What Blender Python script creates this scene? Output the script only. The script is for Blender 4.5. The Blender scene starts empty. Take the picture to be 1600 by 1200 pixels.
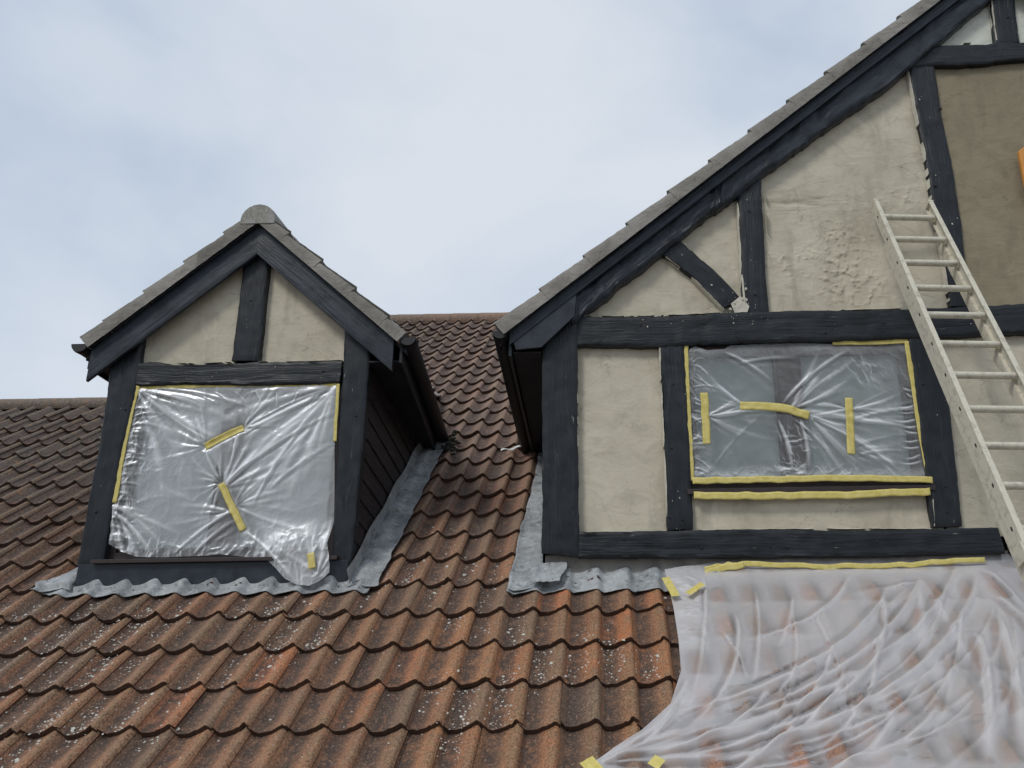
import bpy, bmesh, math, random
import numpy as np
from mathutils import Vector, Matrix, Euler

C = bpy.context.scene.collection
S = bpy.context.scene
rng = np.random.default_rng(7)
random.seed(7)

# ------------------------------------------------------------------ camera
CAM = np.array([0.0989, -5.10103, -0.09489])
YAW, PIT, ROLL = 0.01168, 0.29411, -0.01563
FPX, CX, CY = 1185.3, 934.8, 612.0
def _cam_axes():
    cy, sy, cp, sp = math.cos(YAW), math.sin(YAW), math.cos(PIT), math.sin(PIT)
    F = np.array([-sy*cp, cy*cp, sp]); R = np.array([cy, sy, 0.]); U = np.cross(R, F)
    cr, sr = math.cos(ROLL), math.sin(ROLL)
    return cr*R+sr*U, -sr*R+cr*U, F
AR, AU, AF = _cam_axes()
cam_d = bpy.data.cameras.new('camera'); cam = bpy.data.objects.new('camera', cam_d); C.objects.link(cam)
cam_d.sensor_width = 36; cam_d.lens = FPX/1600*36
cam_d.shift_x = -(CX-800)/1600; cam_d.shift_y = (CY-600)/1600
cam_d.clip_end = 2000; cam_d.clip_start = .05
cam.matrix_world = Matrix(((AR[0], AU[0], -AF[0], CAM[0]), (AR[1], AU[1], -AF[1], CAM[1]), (AR[2], AU[2], -AF[2], CAM[2]), (0, 0, 0, 1)))
S.camera = cam

# ------------------------------------------------------------------ sky
SUN_EL, SUN_AZ = 48, 215          # azimuth clockwise from +Y: behind and to the left of the camera
w = bpy.data.worlds.new('World'); S.world = w; w.use_nodes = True
nt = w.node_tree; nt.nodes.clear()
def N(nt, t, **k):
    n = nt.nodes.new(t)
    for a, b in k.items():
        if a.startswith('i_'):
            key = a[2:]
            n.inputs[int(key) if key.isdigit() else key.replace('_', ' ')].default_value = b
        else: setattr(n, a, b)
    return n
def L(nt, a, b): nt.links.new(a, b)
out = N(nt, 'ShaderNodeOutputWorld')
sky = N(nt, 'ShaderNodeTexSky', sky_type='NISHITA', sun_disc=False, sun_elevation=math.radians(SUN_EL), sun_rotation=math.radians(SUN_AZ))
bg1 = N(nt, 'ShaderNodeBackground', i_Strength=.12)
L(nt, sky.outputs[0], bg1.inputs[0])
tc = N(nt, 'ShaderNodeTexCoord')
mp = N(nt, 'ShaderNodeMapping'); mp.inputs['Scale'].default_value = (1, 1, 1.7); mp.inputs['Location'].default_value = (3.1, .4, .2)
L(nt, tc.outputs['Generated'], mp.inputs[0])
n1 = N(nt, 'ShaderNodeTexNoise', i_Scale=1.9, i_Detail=5., i_Roughness=.5, i_Distortion=.3)
L(nt, mp.outputs[0], n1.inputs['Vector'])
cr = N(nt, 'ShaderNodeValToRGB'); e = cr.color_ramp.elements
e[0].position = .32; e[0].color = (.44, .54, .68, 1); e[1].position = .66; e[1].color = (.75, .80, .87, 1)
m_ = cr.color_ramp.elements.new(.5); m_.color = (.64, .71, .81, 1)
L(nt, n1.outputs[0], cr.inputs[0])
bg2 = N(nt, 'ShaderNodeBackground', i_Strength=1.0)
L(nt, cr.outputs[0], bg2.inputs[0])
mx = N(nt, 'ShaderNodeMixShader', i_0=.9)
L(nt, bg1.outputs[0], mx.inputs[1]); L(nt, bg2.outputs[0], mx.inputs[2]); L(nt, mx.outputs[0], out.inputs[0])
# ------------------------------------------------------------------ sun behind the overcast
sd = bpy.data.lights.new('sun', 'SUN'); sd.energy = 1.5; sd.angle = math.radians(14); sd.color = (1, .965, .91)
so = bpy.data.objects.new('sun', sd); C.objects.link(so)
az, el = math.radians(SUN_AZ), math.radians(SUN_EL)
so.rotation_euler = Vector((math.sin(az)*math.cos(el), math.cos(az)*math.cos(el), math.sin(el))).to_track_quat('Z', 'Y').to_euler()
vs = S.view_settings; vs.view_transform = 'Standard'; vs.look = 'None'; vs.gamma = 1; vs.exposure = 0; vs.use_curve_mapping = False
S.cycles.max_bounces = 8; S.cycles.transparent_max_bounces = 16; S.cycles.transmission_bounces = 6

# ------------------------------------------------------------------ points on real planes of the building
ROOF = 0.63742; ct, st = math.cos(ROOF), math.sin(ROOF); TW, TG = .205, .3324
def ray(x, y): return AF + AR*(x-CX)/FPX - AU*(y-CY)/FPX
def P(x, y, Y):                       # image point -> (X, Z) on the upright plane at depth Y
    d = ray(x, y); t = (Y-CAM[1])/d[1]; p = CAM+t*d
    return np.array([p[0], p[2]])
def PR(x, y, off=0.):                 # image point -> (X, s) on the main roof slope
    n = np.array([0, -st, ct]); d = ray(x, y); t = (off-CAM@n)/(d@n); p = CAM+t*d
    return np.array([p[0], p[1]*ct+p[2]*st])

# ------------------------------------------------------------------ value noise for geometry
_T = rng.random((8, 256, 256))
def vn(x, y, ch=0):
    x = np.asarray(x, float); y = np.asarray(y, float)
    xi = np.floor(x).astype(int); yi = np.floor(y).astype(int); fx = x-xi; fy = y-yi
    fx = fx*fx*(3-2*fx); fy = fy*fy*(3-2*fy); T = _T[ch % 8]
    a = T[xi % 256, yi % 256]; b = T[(xi+1) % 256, yi % 256]; c = T[xi % 256, (yi+1) % 256]; d = T[(xi+1) % 256, (yi+1) % 256]
    return (a*(1-fx)+b*fx)*(1-fy)+(c*(1-fx)+d*fx)*fy
def fbm(x, y, ch=0, o=4):
    r = 0; a = .5
    for i in range(o): r = r+a*vn(x*2**i+17*i, y*2**i+5*i, ch+i); a *= .5
    return r/(1-.5**o)
def ridged(x, y, ch=0, o=3):
    r = 0; a = .5
    for i in range(o): r = r+a*(1-np.abs(2*vn(x*2**i+9*i, y*2**i+3*i, ch+i)-1))**2; a *= .5
    return r/(1-.5**o)

# ------------------------------------------------------------------ objects
def tag(o, label=None, cat=None, group=None, kind=None):
    if label: o['label'] = label
    if cat: o['category'] = cat
    if group: o['group'] = group
    if kind: o['kind'] = kind
    return o
def empty(name, loc=(0, 0, 0), rot=(0, 0, 0)):
    o = bpy.data.objects.new(name, None); C.objects.link(o); o.location = loc; o.rotation_euler = rot; o.empty_display_size = .1
    return o
def mk(name, verts, faces, mat, parent=None, smooth=False, uv=None, attrs=None, autosmooth=None, loc=None, rot=None):
    me = bpy.data.meshes.new(name); me.from_pydata([tuple(map(float, v)) for v in verts], [], faces)
    me.materials.append(mat)
    if smooth: me.polygons.foreach_set('use_smooth', [True]*len(me.polygons))
    if uv is not None:
        ul = me.uv_layers.new(name='UVMap'); vi = np.empty(len(me.loops), int); me.loops.foreach_get('vertex_index', vi)
        ul.data.foreach_set('uv', np.asarray(uv, float)[vi].ravel())
    for k, v in (attrs or {}).items():
        a = me.attributes.new(k, 'FLOAT', 'POINT'); a.data.foreach_set('value', np.asarray(v, float))
    if autosmooth: me.set_sharp_from_angle(angle=math.radians(autosmooth))
    o = bpy.data.objects.new(name, me); C.objects.link(o)
    if parent is not None: o.parent = parent
    if loc is not None: o.location = loc
    if rot is not None: o.rotation_euler = rot
    return o
def grid_faces(n, m):                 # n rows x m columns of vertices
    i, j = np.meshgrid(np.arange(n-1), np.arange(m-1), indexing='ij'); a = (i*m+j).ravel()
    return np.stack([a, a+1, a+m+1, a+m], 1).tolist()
def box(name, c0, c1, mat, parent=None, bev=.0, rot=None, loc=None):
    bm = bmesh.new(); bmesh.ops.create_cube(bm, size=1)
    c0 = np.array(c0, float); c1 = np.array(c1, float)
    for v in bm.verts: v.co = Vector(((c0+c1)/2+np.array(v.co)*(c1-c0)))
    if bev: bmesh.ops.bevel(bm, geom=bm.edges[:], offset=bev, segments=2, affect='EDGES', profile=.7)
    me = bpy.data.meshes.new(name); bm.to_mesh(me); bm.free(); me.materials.append(mat)
    o = bpy.data.objects.new(name, me); C.objects.link(o)
    if parent is not None: o.parent = parent
    if loc is not None: o.location = loc
    if rot is not None: o.rotation_euler = rot
    return o

# ------------------------------------------------------------------ materials
def mat(name):
    m = bpy.data.materials.new(name); m.use_nodes = True; t = m.node_tree
    b = t.nodes['Principled BSDF']; return m, t, b
def pos(t):
    return N(t, 'ShaderNodeNewGeometry').outputs['Position']
def noise(t, vec, scale, detail=4., rough=.5, dist=0.):
    n = N(t, 'ShaderNodeTexNoise', i_Scale=scale, i_Detail=detail, i_Roughness=rough, i_Distortion=dist)
    if vec is not None: L(t, vec, n.inputs['Vector'])
    return n.outputs[0]
def ramp(t, f, stops):
    r = N(t, 'ShaderNodeValToRGB'); e = r.color_ramp.elements
    while len(e) < len(stops): e.new(.5)
    for k, (p, c) in enumerate(stops):
        e[k].position = p; e[k].color = (*c, 1) if len(c) == 3 else c
    L(t, f, r.inputs[0]); return r.outputs[0]
def g(v): return (v, v, v)
def mixc(t, f, a, b, mode='MIX'):
    m = N(t, 'ShaderNodeMix', data_type='RGBA', blend_type=mode)
    for s, v in ((0, f), (6, a), (7, b)):
        if hasattr(v, 'is_linked'): L(t, v, m.inputs[s])
        else: m.inputs[s].default_value = v if s == 0 else (*v, 1)
    return m.outputs[2]
def mth(t, op, a, b=None, clamp=False):
    m = N(t, 'ShaderNodeMath', operation=op, use_clamp=clamp)
    for s, v in ((0, a), (1, b)):
        if v is None: continue
        if hasattr(v, 'is_linked'): L(t, v, m.inputs[s])
        else: m.inputs[s].default_value = v
    return m.outputs[0]
def bump(t, b, h, strength=.4, dist=.01, chain=None):
    n = N(t, 'ShaderNodeBump', i_Strength=strength, i_Distance=dist); L(t, h, n.inputs['Height'])
    if chain is not None: L(t, chain, n.inputs['Normal'])
    if b is not None: L(t, n.outputs[0], b.inputs['Normal'])
    return n.outputs[0]
def mapping(t, vec, scale):
    m = N(t, 'ShaderNodeMapping'); m.inputs['Scale'].default_value = scale; L(t, vec, m.inputs[0]); return m.outputs[0]

def tile_material(name, merged, grey=False):
    m, t, b = mat(name); p = pos(t)
    if merged: rnd = N(t, 'ShaderNodeAttribute', attribute_name='rnd').outputs['Fac']
    else: rnd = N(t, 'ShaderNodeObjectInfo').outputs['Random']
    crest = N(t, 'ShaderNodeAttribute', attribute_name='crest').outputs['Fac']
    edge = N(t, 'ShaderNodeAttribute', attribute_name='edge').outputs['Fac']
    big = noise(t, p, 2.2, 5., .6); mid = noise(t, p, 13., 6., .65); fine = noise(t, p, 90., 4., .6); grit = noise(t, p, 260., 3., .6)
    if grey:
        c = ramp(t, rnd, [(0, (.27, .26, .25)), (.5, (.33, .32, .30)), (1, (.23, .22, .21))])
        c = mixc(t, ramp(t, mid, [(.42, g(0)), (.62, g(1))]), c, (.20, .20, .165))
        c = mixc(t, ramp(t, fine, [(.52, g(0)), (.66, g(.6))]), c, (.48, .47, .42))
    else:
        c = ramp(t, rnd, [(0, (.42, .165, .070)), (.2, (.23, .135, .078)), (.38, (.54, .185, .066)), (.58, (.30, .150, .076)), (.8, (.47, .205, .088)), (1, (.20, .125, .084))])
        sep = N(t, 'ShaderNodeSeparateXYZ'); L(t, p, sep.inputs[0])
        mr = N(t, 'ShaderNodeMapRange', clamp=True); mr.inputs['From Min'].default_value = -.1; mr.inputs['From Max'].default_value = 1.5
        L(t, sep.outputs['Z'], mr.inputs[0])
        # older, greyer weathered courses higher up the slope and towards the left
        mr2 = N(t, 'ShaderNodeMapRange', clamp=True); mr2.inputs['From Min'].default_value = 0; mr2.inputs['From Max'].default_value = -3.9
        L(t, sep.outputs['X'], mr2.inputs[0])
        up = mth(t, 'ADD', mth(t, 'MULTIPLY', mr.outputs[0], .62), mth(t, 'MULTIPLY', mr2.outputs[0], .36), True)
        c = mixc(t, up, c, mixc(t, mr2.outputs[0], (.31, .225, .195), (.150, .128, .114)))
        c = mixc(t, ramp(t, big, [(.46, g(0)), (.70, g(.5))]), c, (.130, .084, .060))
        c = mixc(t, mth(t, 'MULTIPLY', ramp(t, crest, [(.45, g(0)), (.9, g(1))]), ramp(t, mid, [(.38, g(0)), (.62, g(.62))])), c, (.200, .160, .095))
        c = mixc(t, mth(t, 'MULTIPLY', ramp(t, crest, [(.04, g(1)), (.6, g(0))]), ramp(t, mid, [(.30, g(.35)), (.55, g(1))])), c, (.058, .042, .035))  # dirty troughs, with the shade beside each roll painted into the colour
        c = mixc(t, ramp(t, mid, [(.55, g(0)), (.72, g(.5))]), c, (.40, .185, .095))
        c = mixc(t, ramp(t, fine, [(.34, g(.85)), (.50, g(0))]), c, (.062, .042, .033))
        c = mixc(t, ramp(t, fine, [(.57, g(0)), (.67, g(.45))]), c, (.50, .34, .23))
        # lichen and spatter: small pale islands, clustered
        v = N(t, 'ShaderNodeTexVoronoi', i_Scale=75., i_Randomness=1.); L(t, mapping(t, p, (1, .75, .75)), v.inputs['Vector'])
        cell = N(t, 'ShaderNodeSeparateColor'); L(t, v.outputs['Color'], cell.inputs[0])
        th = mth(t, 'MULTIPLY', ramp(t, big, [(.42, g(.0)), (.64, g(.10))]), ramp(t, mid, [(.35, g(.3)), (.60, g(1))]))
        pick = mth(t, 'LESS_THAN', cell.outputs[0], th)
        spot = mth(t, 'MULTIPLY', mth(t, 'LESS_THAN', mth(t, 'ADD', v.outputs['Distance'], mth(t, 'MULTIPLY', fine, .6)), .50), pick)
        c = mixc(t, mth(t, 'MULTIPLY', spot, .75), c, (.42, .40, .36))
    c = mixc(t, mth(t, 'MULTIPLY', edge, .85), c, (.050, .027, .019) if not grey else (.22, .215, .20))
    L(t, c, b.inputs['Base Color']); b.inputs['Roughness'].default_value = .78; b.inputs['Specular IOR Level'].default_value = .35
    n1 = bump(t, None, mid, .5, .012); n2 = bump(t, None, fine, .75, .005, n1); bump(t, b, grit, .6, .002, n2)
    return m
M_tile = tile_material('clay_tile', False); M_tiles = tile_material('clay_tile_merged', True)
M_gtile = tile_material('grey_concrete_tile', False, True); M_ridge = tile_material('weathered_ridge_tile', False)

def paint(name, base=(.0065, .0080, .0100), rough=.42, worn=.6):
    m, t, b = mat(name)
    uv = N(t, 'ShaderNodeTexCoord').outputs['UV']; p = pos(t)
    grain = noise(t, mapping(t, uv, (2.2, 55, 1)), 1., 6., .6, .6)
    wide = noise(t, mapping(t, uv, (1.2, 9, 1)), 1., 4., .5, .8)
    blot = noise(t, p, 7., 5., .6)
    c = mixc(t, ramp(t, blot, [(.35, g(0)), (.7, g(1))]), base, tuple(min(1, v*2.6) for v in base))
    c = mixc(t, ramp(t, noise(t, mapping(t, uv, (3, 14, 1)), 1., 6., .7, .5), [(.56, g(0)), (.72, g(.55))]), c, (.040, .046, .054))
    c = mixc(t, ramp(t, grain, [(.62, g(0)), (.72, g(.45))]), c, (.075, .08, .085))
    c = mixc(t, ramp(t, grain, [(.30, g(.7)), (.38, g(0))]), c, (.003, .003, .004))
    # scuffs where pale render was smeared across the paint
    sc = mth(t, 'MULTIPLY', ramp(t, noise(t, mapping(t, uv, (5, 26, 1)), 1., 5., .75), [(.63, g(0)), (.67, g(1))]), ramp(t, noise(t, p, 3., 3.), [(.5, g(0)), (.62, g(worn))]))
    c = mixc(t, sc, c, (.42, .40, .35))
    L(t, c, b.inputs['Base Color'])
    L(t, ramp(t, blot, [(.3, g(rough-.1)), (.7, g(rough+.14))]), b.inputs['Roughness'])
    b.inputs['Specular IOR Level'].default_value = .34
    n1 = bump(t, None, wide, .8, .016); n2 = bump(t, None, grain, .9, .006, n1); bump(t, b, noise(t, p, 120., 3.), .25, .002, n2)
    return m
M_paint = paint('black_painted_timber'); M_paint2 = paint('black_painted_board', (.0125, .016, .021), .40, .15)
M_rough = paint('rough_hewn_painted_timber', (.012, .015, .020), .30, .4)
M_clad = paint('dark_stained_cladding', (.012, .0085, .009), .6, 0)
M_soff = paint('dark_soffit_paint', (.009, .009, .011), .6, 0)

def plaster(name, base, dark, stain=.5, ridge=.5):
    m, t, b = mat(name); p = pos(t)
    big = noise(t, p, 1.7, 4., .6, .4); mid = noise(t, mapping(t, p, (1, 1, 1.4)), 6., 6., .6, .5); fine = noise(t, p, 70., 4., .6)
    c = mixc(t, ramp(t, big, [(.35, g(0)), (.68, g(stain))]), base, dark)
    c = mixc(t, ramp(t, mid, [(.50, g(0)), (.72, g(stain*.7))]), c, tuple(v*.8 for v in dark))
    c = mixc(t, ramp(t, fine, [(.6, g(0)), (.75, g(.25))]), c, tuple(min(1, v*1.25) for v in base))
    # hairline cracks in the render
    v = N(t, 'ShaderNodeTexVoronoi', feature='DISTANCE_TO_EDGE', i_Scale=2.3); 
    wv = mixc(t, .12, p, N(t, 'ShaderNodeTexNoise', i_Scale=9.).outputs['Color']); L(t, mapping(t, wv, (1, 1, 2.2)), v.inputs['Vector'])
    ck = mth(t, 'MULTIPLY', ramp(t, v.outputs['Distance'], [(0., g(1)), (.012, g(0))]), ramp(t, noise(t, p, 2.6, 2.), [(.5, g(0)), (.6, g(.6))]))
    stn = ramp(t, noise(t, mapping(t, p, (3.2, 1, 1.1)), 1.3, 5., .65, .6), [(.52, g(0)), (.66, g(.55))])
    c = mixc(t, mth(t, 'MULTIPLY', stn, stain), c, tuple(v*.62 for v in dark))
    c = mixc(t, ck, c, tuple(v*.45 for v in dark))
    L(t, c, b.inputs['Base Color']); b.inputs['Roughness'].default_value = .85; b.inputs['Specular IOR Level'].default_value = .25
    n1 = bump(t, None, mid, ridge, .02); n2 = bump(t, None, noise(t, mapping(t, p, (1, 1, 2.5)), 24., 5., .7, 1.), ridge*.6, .006, n1); bump(t, b, fine, .35, .002, n2)
    return m
M_pl = plaster('beige_render', (.56, .515, .41), (.42, .38, .29), .7)
M_plw = plaster('wet_brown_render', (.285, .245, .170), (.21, .178, .12), .6)
M_plt = plaster('pale_dry_render', (.62, .63, .56), (.52, .53, .46), .4)
M_lip = plaster('render_smear', (.56, .53, .45), (.48, .45, .37), .3, .8)
M_mort = plaster('verge_mortar', (.29, .275, .25), (.17, .16, .14), .9, 1.)

def simple(name, col, rough=.5, metal=0., spec=.5, nscale=20., var=.25, bs=.2):
    m, t, b = mat(name); p = pos(t); n = noise(t, p, nscale, 5., .6)
    L(t, mixc(t, ramp(t, n, [(.3, g(0)), (.7, g(1))]), tuple(v*(1-var) for v in col), tuple(min(1, v*(1+var)) for v in col)), b.inputs['Base Color'])
    b.inputs['Roughness'].default_value = rough; b.inputs['Metallic'].default_value = metal; b.inputs['Specular IOR Level'].default_value = spec
    bump(t, b, noise(t, p, nscale*3, 4.), bs, .004); return m
M_brown = simple('brown_window_frame', (.028, .017, .015), .5)
M_gut = simple('black_gutter_plastic', (.006, .007, .009), .6, 0, .5, 6., .2, .03)
M_blind = simple('pale_curtain', (.66, .73, .74), .9, 0, .1, 4., .1, .1)
M_blind2 = simple('grey_green_curtain', (.42, .50, .49), .9, 0, .1, 4., .12, .1)
M_under = simple('roof_underlay', (.03, .028, .026), .9)
M_orange = simple('orange_plastic', (.62, .27, .055), .45, 0, .4, 8., .08, .05)
M_crumb = simple('pale_crumbs', (.50, .48, .43), .9, 0, .2, 40., .3)
M_moss = simple('dark_moss', (.035, .035, .03), .95, 0, .1, 60., .5, .8)
M_ground = simple('ground_gravel', (.20, .18, .15), .95, 0, .2, 3., .3)
M_brick = simple('lower_wall_render', (.34, .31, .25), .9)

def lead_mat():
    m, t, b = mat('lead_sheet'); p = pos(t)
    big = noise(t, p, 5., 5., .6, .5); mid = noise(t, p, 26., 5., .65, .8)
    c = mixc(t, ramp(t, big, [(.35, g(0)), (.65, g(1))]), (.20, .21, .215), (.37, .385, .39))
    c = mixc(t, ramp(t, mid, [(.55, g(0)), (.66, g(.65))]), c, (.50, .52, .52))
    c = mixc(t, ramp(t, mid, [(.33, g(.8)), (.42, g(0))]), c, (.055, .06, .065))
    L(t, c, b.inputs['Base Color']); b.inputs['Roughness'].default_value = .66; b.inputs['Metallic'].default_value = 0.; b.inputs['Specular IOR Level'].default_value = .35
    n1 = bump(t, None, noise(t, p, 14., 4., .6, .6), .5, .012); bump(t, b, mid, .4, .004, n1); return m
M_lead = lead_mat()

def film(name, base_op, edge_op, tint=(.80, .82, .85), blur=0.):
    m = bpy.data.materials.new(name); m.use_nodes = True; t = m.node_tree; t.nodes.clear()
    o = N(t, 'ShaderNodeOutputMaterial'); p = pos(t)
    dif = N(t, 'ShaderNodeBsdfDiffuse'); dif.inputs[0].default_value = (*tint, 1)
    tr = N(t, 'ShaderNodeBsdfTranslucent'); tr.inputs[0].default_value = (*tint, 1)
    gl = N(t, 'ShaderNodeBsdfGlossy', i_Roughness=.40); gl.inputs[0].default_value = (.95, .97, 1, 1)
    tp = N(t, 'ShaderNodeBsdfTransparent'); tp.inputs[0].default_value = (.97, .97, .97, 1)
    bn = N(t, 'ShaderNodeBump', i_Strength=.14, i_Distance=.006)
    L(t, noise(t, p, 34., 5., .6, 1.2), bn.inputs['Height'])
    for s in (dif, gl): L(t, bn.outputs[0], s.inputs['Normal'])
    m1 = N(t, 'ShaderNodeMixShader', i_0=.35); L(t, dif.outputs[0], m1.inputs[1]); L(t, tr.outputs[0], m1.inputs[2])
    see = tp.outputs[0]
    if blur:
        rf = N(t, 'ShaderNodeBsdfRefraction', i_Roughness=blur, i_IOR=1.12); rf.inputs[0].default_value = (.97, .97, .97, 1)
        ms = N(t, 'ShaderNodeMixShader', i_0=.6); L(t, tp.outputs[0], ms.inputs[1]); L(t, rf.outputs[0], ms.inputs[2]); see = ms.outputs[0]
    lw = N(t, 'ShaderNodeLayerWeight', i_Blend=.5)
    mr = N(t, 'ShaderNodeMapRange', clamp=True); mr.inputs['From Min'].default_value = .05; mr.inputs['From Max'].default_value = .62
    mr.inputs['To Min'].default_value = base_op; mr.inputs['To Max'].default_value = edge_op
    L(t, lw.outputs['Facing'], mr.inputs[0])
    at = N(t, 'ShaderNodeAttribute', attribute_name='thick').outputs['Fac']      # film lying double or bunched up
    op = mth(t, 'MAXIMUM', mth(t, 'ADD', mr.outputs[0], at, True), .12)
    m2 = N(t, 'ShaderNodeMixShader'); L(t, op, m2.inputs[0]); L(t, see, m2.inputs[1]); L(t, m1.outputs[0], m2.inputs[2])
    fr = N(t, 'ShaderNodeFresnel', i_IOR=1.5); L(t, bn.outputs[0], fr.inputs['Normal'])
    m3 = N(t, 'ShaderNodeMixShader'); L(t, mth(t, 'MULTIPLY', fr.outputs[0], .22, True), m3.inputs[0])
    L(t, m2.outputs[0], m3.inputs[1]); L(t, gl.outputs[0], m3.inputs[2]); L(t, m3.outputs[0], o.inputs[0])
    return m
M_film = film('polythene_film', .13, .76, (.93, .95, .96))
M_film2 = film('polythene_dust_sheet', .43, .95, (.71, .69, .69))

def tape_mat():
    m, t, b = mat('masking_tape'); p = pos(t)
    c = mixc(t, ramp(t, noise(t, p, 26., 5., .6), [(.35, g(0)), (.65, g(1))]), (.54, .45, .11), (.66, .56, .20))
    L(t, c, b.inputs['Base Color']); b.inputs['Roughness'].default_value = .6
    bump(t, b, noise(t, mapping(t, p, (1, 1, 1)), 45., 4., .6, 1.), .5, .006); return m
M_tape = tape_mat()
def glass_mat():
    m, t, b = mat('window_glass'); b.inputs['Base Color'].default_value = (.02, .025, .03, 1); b.inputs['Roughness'].default_value = .03
    b.inputs['Transmission Weight'].default_value = 0; b.inputs['Alpha'].default_value = .25; return m
M_glass = glass_mat()
def ladder_mat():
    m, t, b = mat('spattered_aluminium'); p = pos(t)
    n = noise(t, p, 22., 6., .65, .4); c = mixc(t, ramp(t, n, [(.33, g(0)), (.5, g(1))]), (.42, .395, .32), (.60, .565, .46))
    c = mixc(t, ramp(t, noise(t, p, 60., 4.), [(.66, g(0)), (.72, g(.6))]), c, (.28, .26, .21))
    L(t, c, b.inputs['Base Color']); b.inputs['Roughness'].default_value = .6; b.inputs['Metallic'].default_value = .15
    bump(t, b, n, .3, .003); return m
M_lad = ladder_mat(); M_dark = simple('dark_hole', (.02, .02, .02), .9)

# ================================================================== ground and lower wall
tag(mk('ground', [(-400, -400, -4.2), (400, -400, -4.2), (400, 400, -4.2), (-400, 400, -4.2)], [(0, 1, 2, 3)], M_ground), kind='structure')

# ================================================================== main tiled roof
A = .048; TILT = .094
def prof(u):                          # height of the pantile surface against its crest, one wave per tile
    u = np.asarray(u, float) % 1.0
    d = np.where(u < .26, (1-np.cos(np.pi*u/.26))/2, (1+np.cos(np.pi*(np.clip(u-.26, 0, 1)/.74)**1.45))/2)
    return -A*d
def smooth(a, b, x):
    t = np.clip((x-a)/(b-a), 0, 1); return t*t*(3-2*t)
US = np.array([.07, .14, .22, .31, .42, .54, .66, .76, .84, .91, .97, 1.03, 1.085, 1.12])
def tile_mesh(Wd, Gd, Amp, seed, thick=.031, lap=.05):
    r = np.random.default_rng(seed); n = len(US); Ln = Gd+lap
    V = []; crest = []; edge = []
    h = prof(US)*(Amp/A)+.012*smooth(.8, 1.08, US)-.006*smooth(1.0, 1.12, US)
    jag = r.normal(0, .0030, n)+(-.010*np.exp(-((US-r.uniform(.2, 1))/.06)**2)*-1 if seed % 3 == 0 else 0)
    ys = [0, Ln*.5, Ln]
    for k, y in enumerate(ys):
        for i in range(n):
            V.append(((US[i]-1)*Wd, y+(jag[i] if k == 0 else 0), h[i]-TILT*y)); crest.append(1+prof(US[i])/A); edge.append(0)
    F = []
    for k in range(2):
        for i in range(n-1): F.append((k*n+i, k*n+i+1, (k+1)*n+i+1, (k+1)*n+i))
    b0 = len(V)                       # front edge, own vertices so that the arris stays crisp
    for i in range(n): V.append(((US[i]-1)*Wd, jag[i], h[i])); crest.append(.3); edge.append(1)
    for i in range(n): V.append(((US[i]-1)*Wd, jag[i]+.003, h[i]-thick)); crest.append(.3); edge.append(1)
    for i in range(n-1): F.append((b0+i, b0+n+i, b0+n+i+1, b0+i+1))
    s0 = len(V)                       # right-hand side edge
    for y in (0, Ln):
        V.append(((US[-1]-1)*Wd, y, h[-1]-TILT*y)); V.append(((US[-1]-1)*Wd-.002, y, h[-1]-TILT*y-.016)); crest += [.2]*2; edge += [1]*2
    F.append((s0, s0+1, s0+3, s0+2))
    me = bpy.data.meshes.new('tile'); me.from_pydata(V, [], F)
    me.polygons.foreach_set('use_smooth', [True]*len(F))
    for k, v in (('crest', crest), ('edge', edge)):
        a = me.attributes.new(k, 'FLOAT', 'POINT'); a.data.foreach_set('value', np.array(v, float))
    return me, V, F, crest, edge
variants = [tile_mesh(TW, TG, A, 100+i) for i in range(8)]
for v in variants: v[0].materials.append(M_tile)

roof = empty('tiled_roof', (0, 0, 0), (ROOF, 0, 0))
tag(roof, 'long pitched roof of weathered orange brown pantiles running below and behind both gables', 'roof')
X0 = .007                             # crest line of column 18
SL, SM = 4.13, 7.83                   # slope lengths of the lower left ridge and the higher ridge
def proj(X, s, off=0.):
    p = np.array([X, s*ct-off*st, s*st+off*ct])-CAM; z = p@AF
    return CX+FPX*(p@AR)/z, CY-FPX*(p@AU)/z, z
cells = []
for r in range(-8, 24):
    for c in range(-46, 42):
        X = X0+c*TW; s = r*TG
        if X < -9.3 or X > 8.2: continue
        if s+TG*.45 > (SL if X < -5.42 else SM): continue
        if -3.5 < X < -1.75 and s > .55 and s*st < 2.6-.88*abs(X+2.62): continue       # under the left dormer
        if X > -.1 and s > .62 and s*st < 4.9-.81*abs(X-3.6): continue               # under the big gable
        u, v, z = proj(X-.1, s+.15)
        inside = -60 < u < 1640 and -40 < v < 1260
        cells.append((z if inside else 99+z, r, c, X, s))
cells.sort(key=lambda q: q[0])
rt = random.Random(3)
def jitter(): return (rt.gauss(0, .0032), rt.gauss(0, .0065), abs(rt.gauss(0, .0026)), rt.gauss(0, .008), rt.gauss(0, .010), rt.gauss(0, .010))
MV, MF, MC, ME, MR = [], [], [], [], []
for k, (z, r, c, X, s) in enumerate(cells):
    dx, dy, dz, ax, ay, azz = jitter()
    if k < 300:
        o = bpy.data.objects.new('tile', variants[rt.randrange(8)][0]); C.objects.link(o); o.parent = roof
        o.location = (X+dx, s+dy, dz); o.rotation_euler = (ax, ay, azz)
    else:
        me, V, F, cr_, ed = variants[rt.randrange(8)]
        R = Euler((ax, ay, azz)).to_matrix(); b0 = len(MV); q = rt.random()
        for v in V: MV.append(tuple(R @ Vector(v)+Vector((X+dx, s+dy, dz))))
        MF += [tuple(b0+i for i in f) for f in F]; MC += cr_; ME += ed; MR += [q]*len(V)
o = mk('roof_tiles', MV, MF, M_tiles, roof, True, attrs={'crest': MC, 'edge': ME, 'rnd': MR}); tag(o, kind='stuff')
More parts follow.
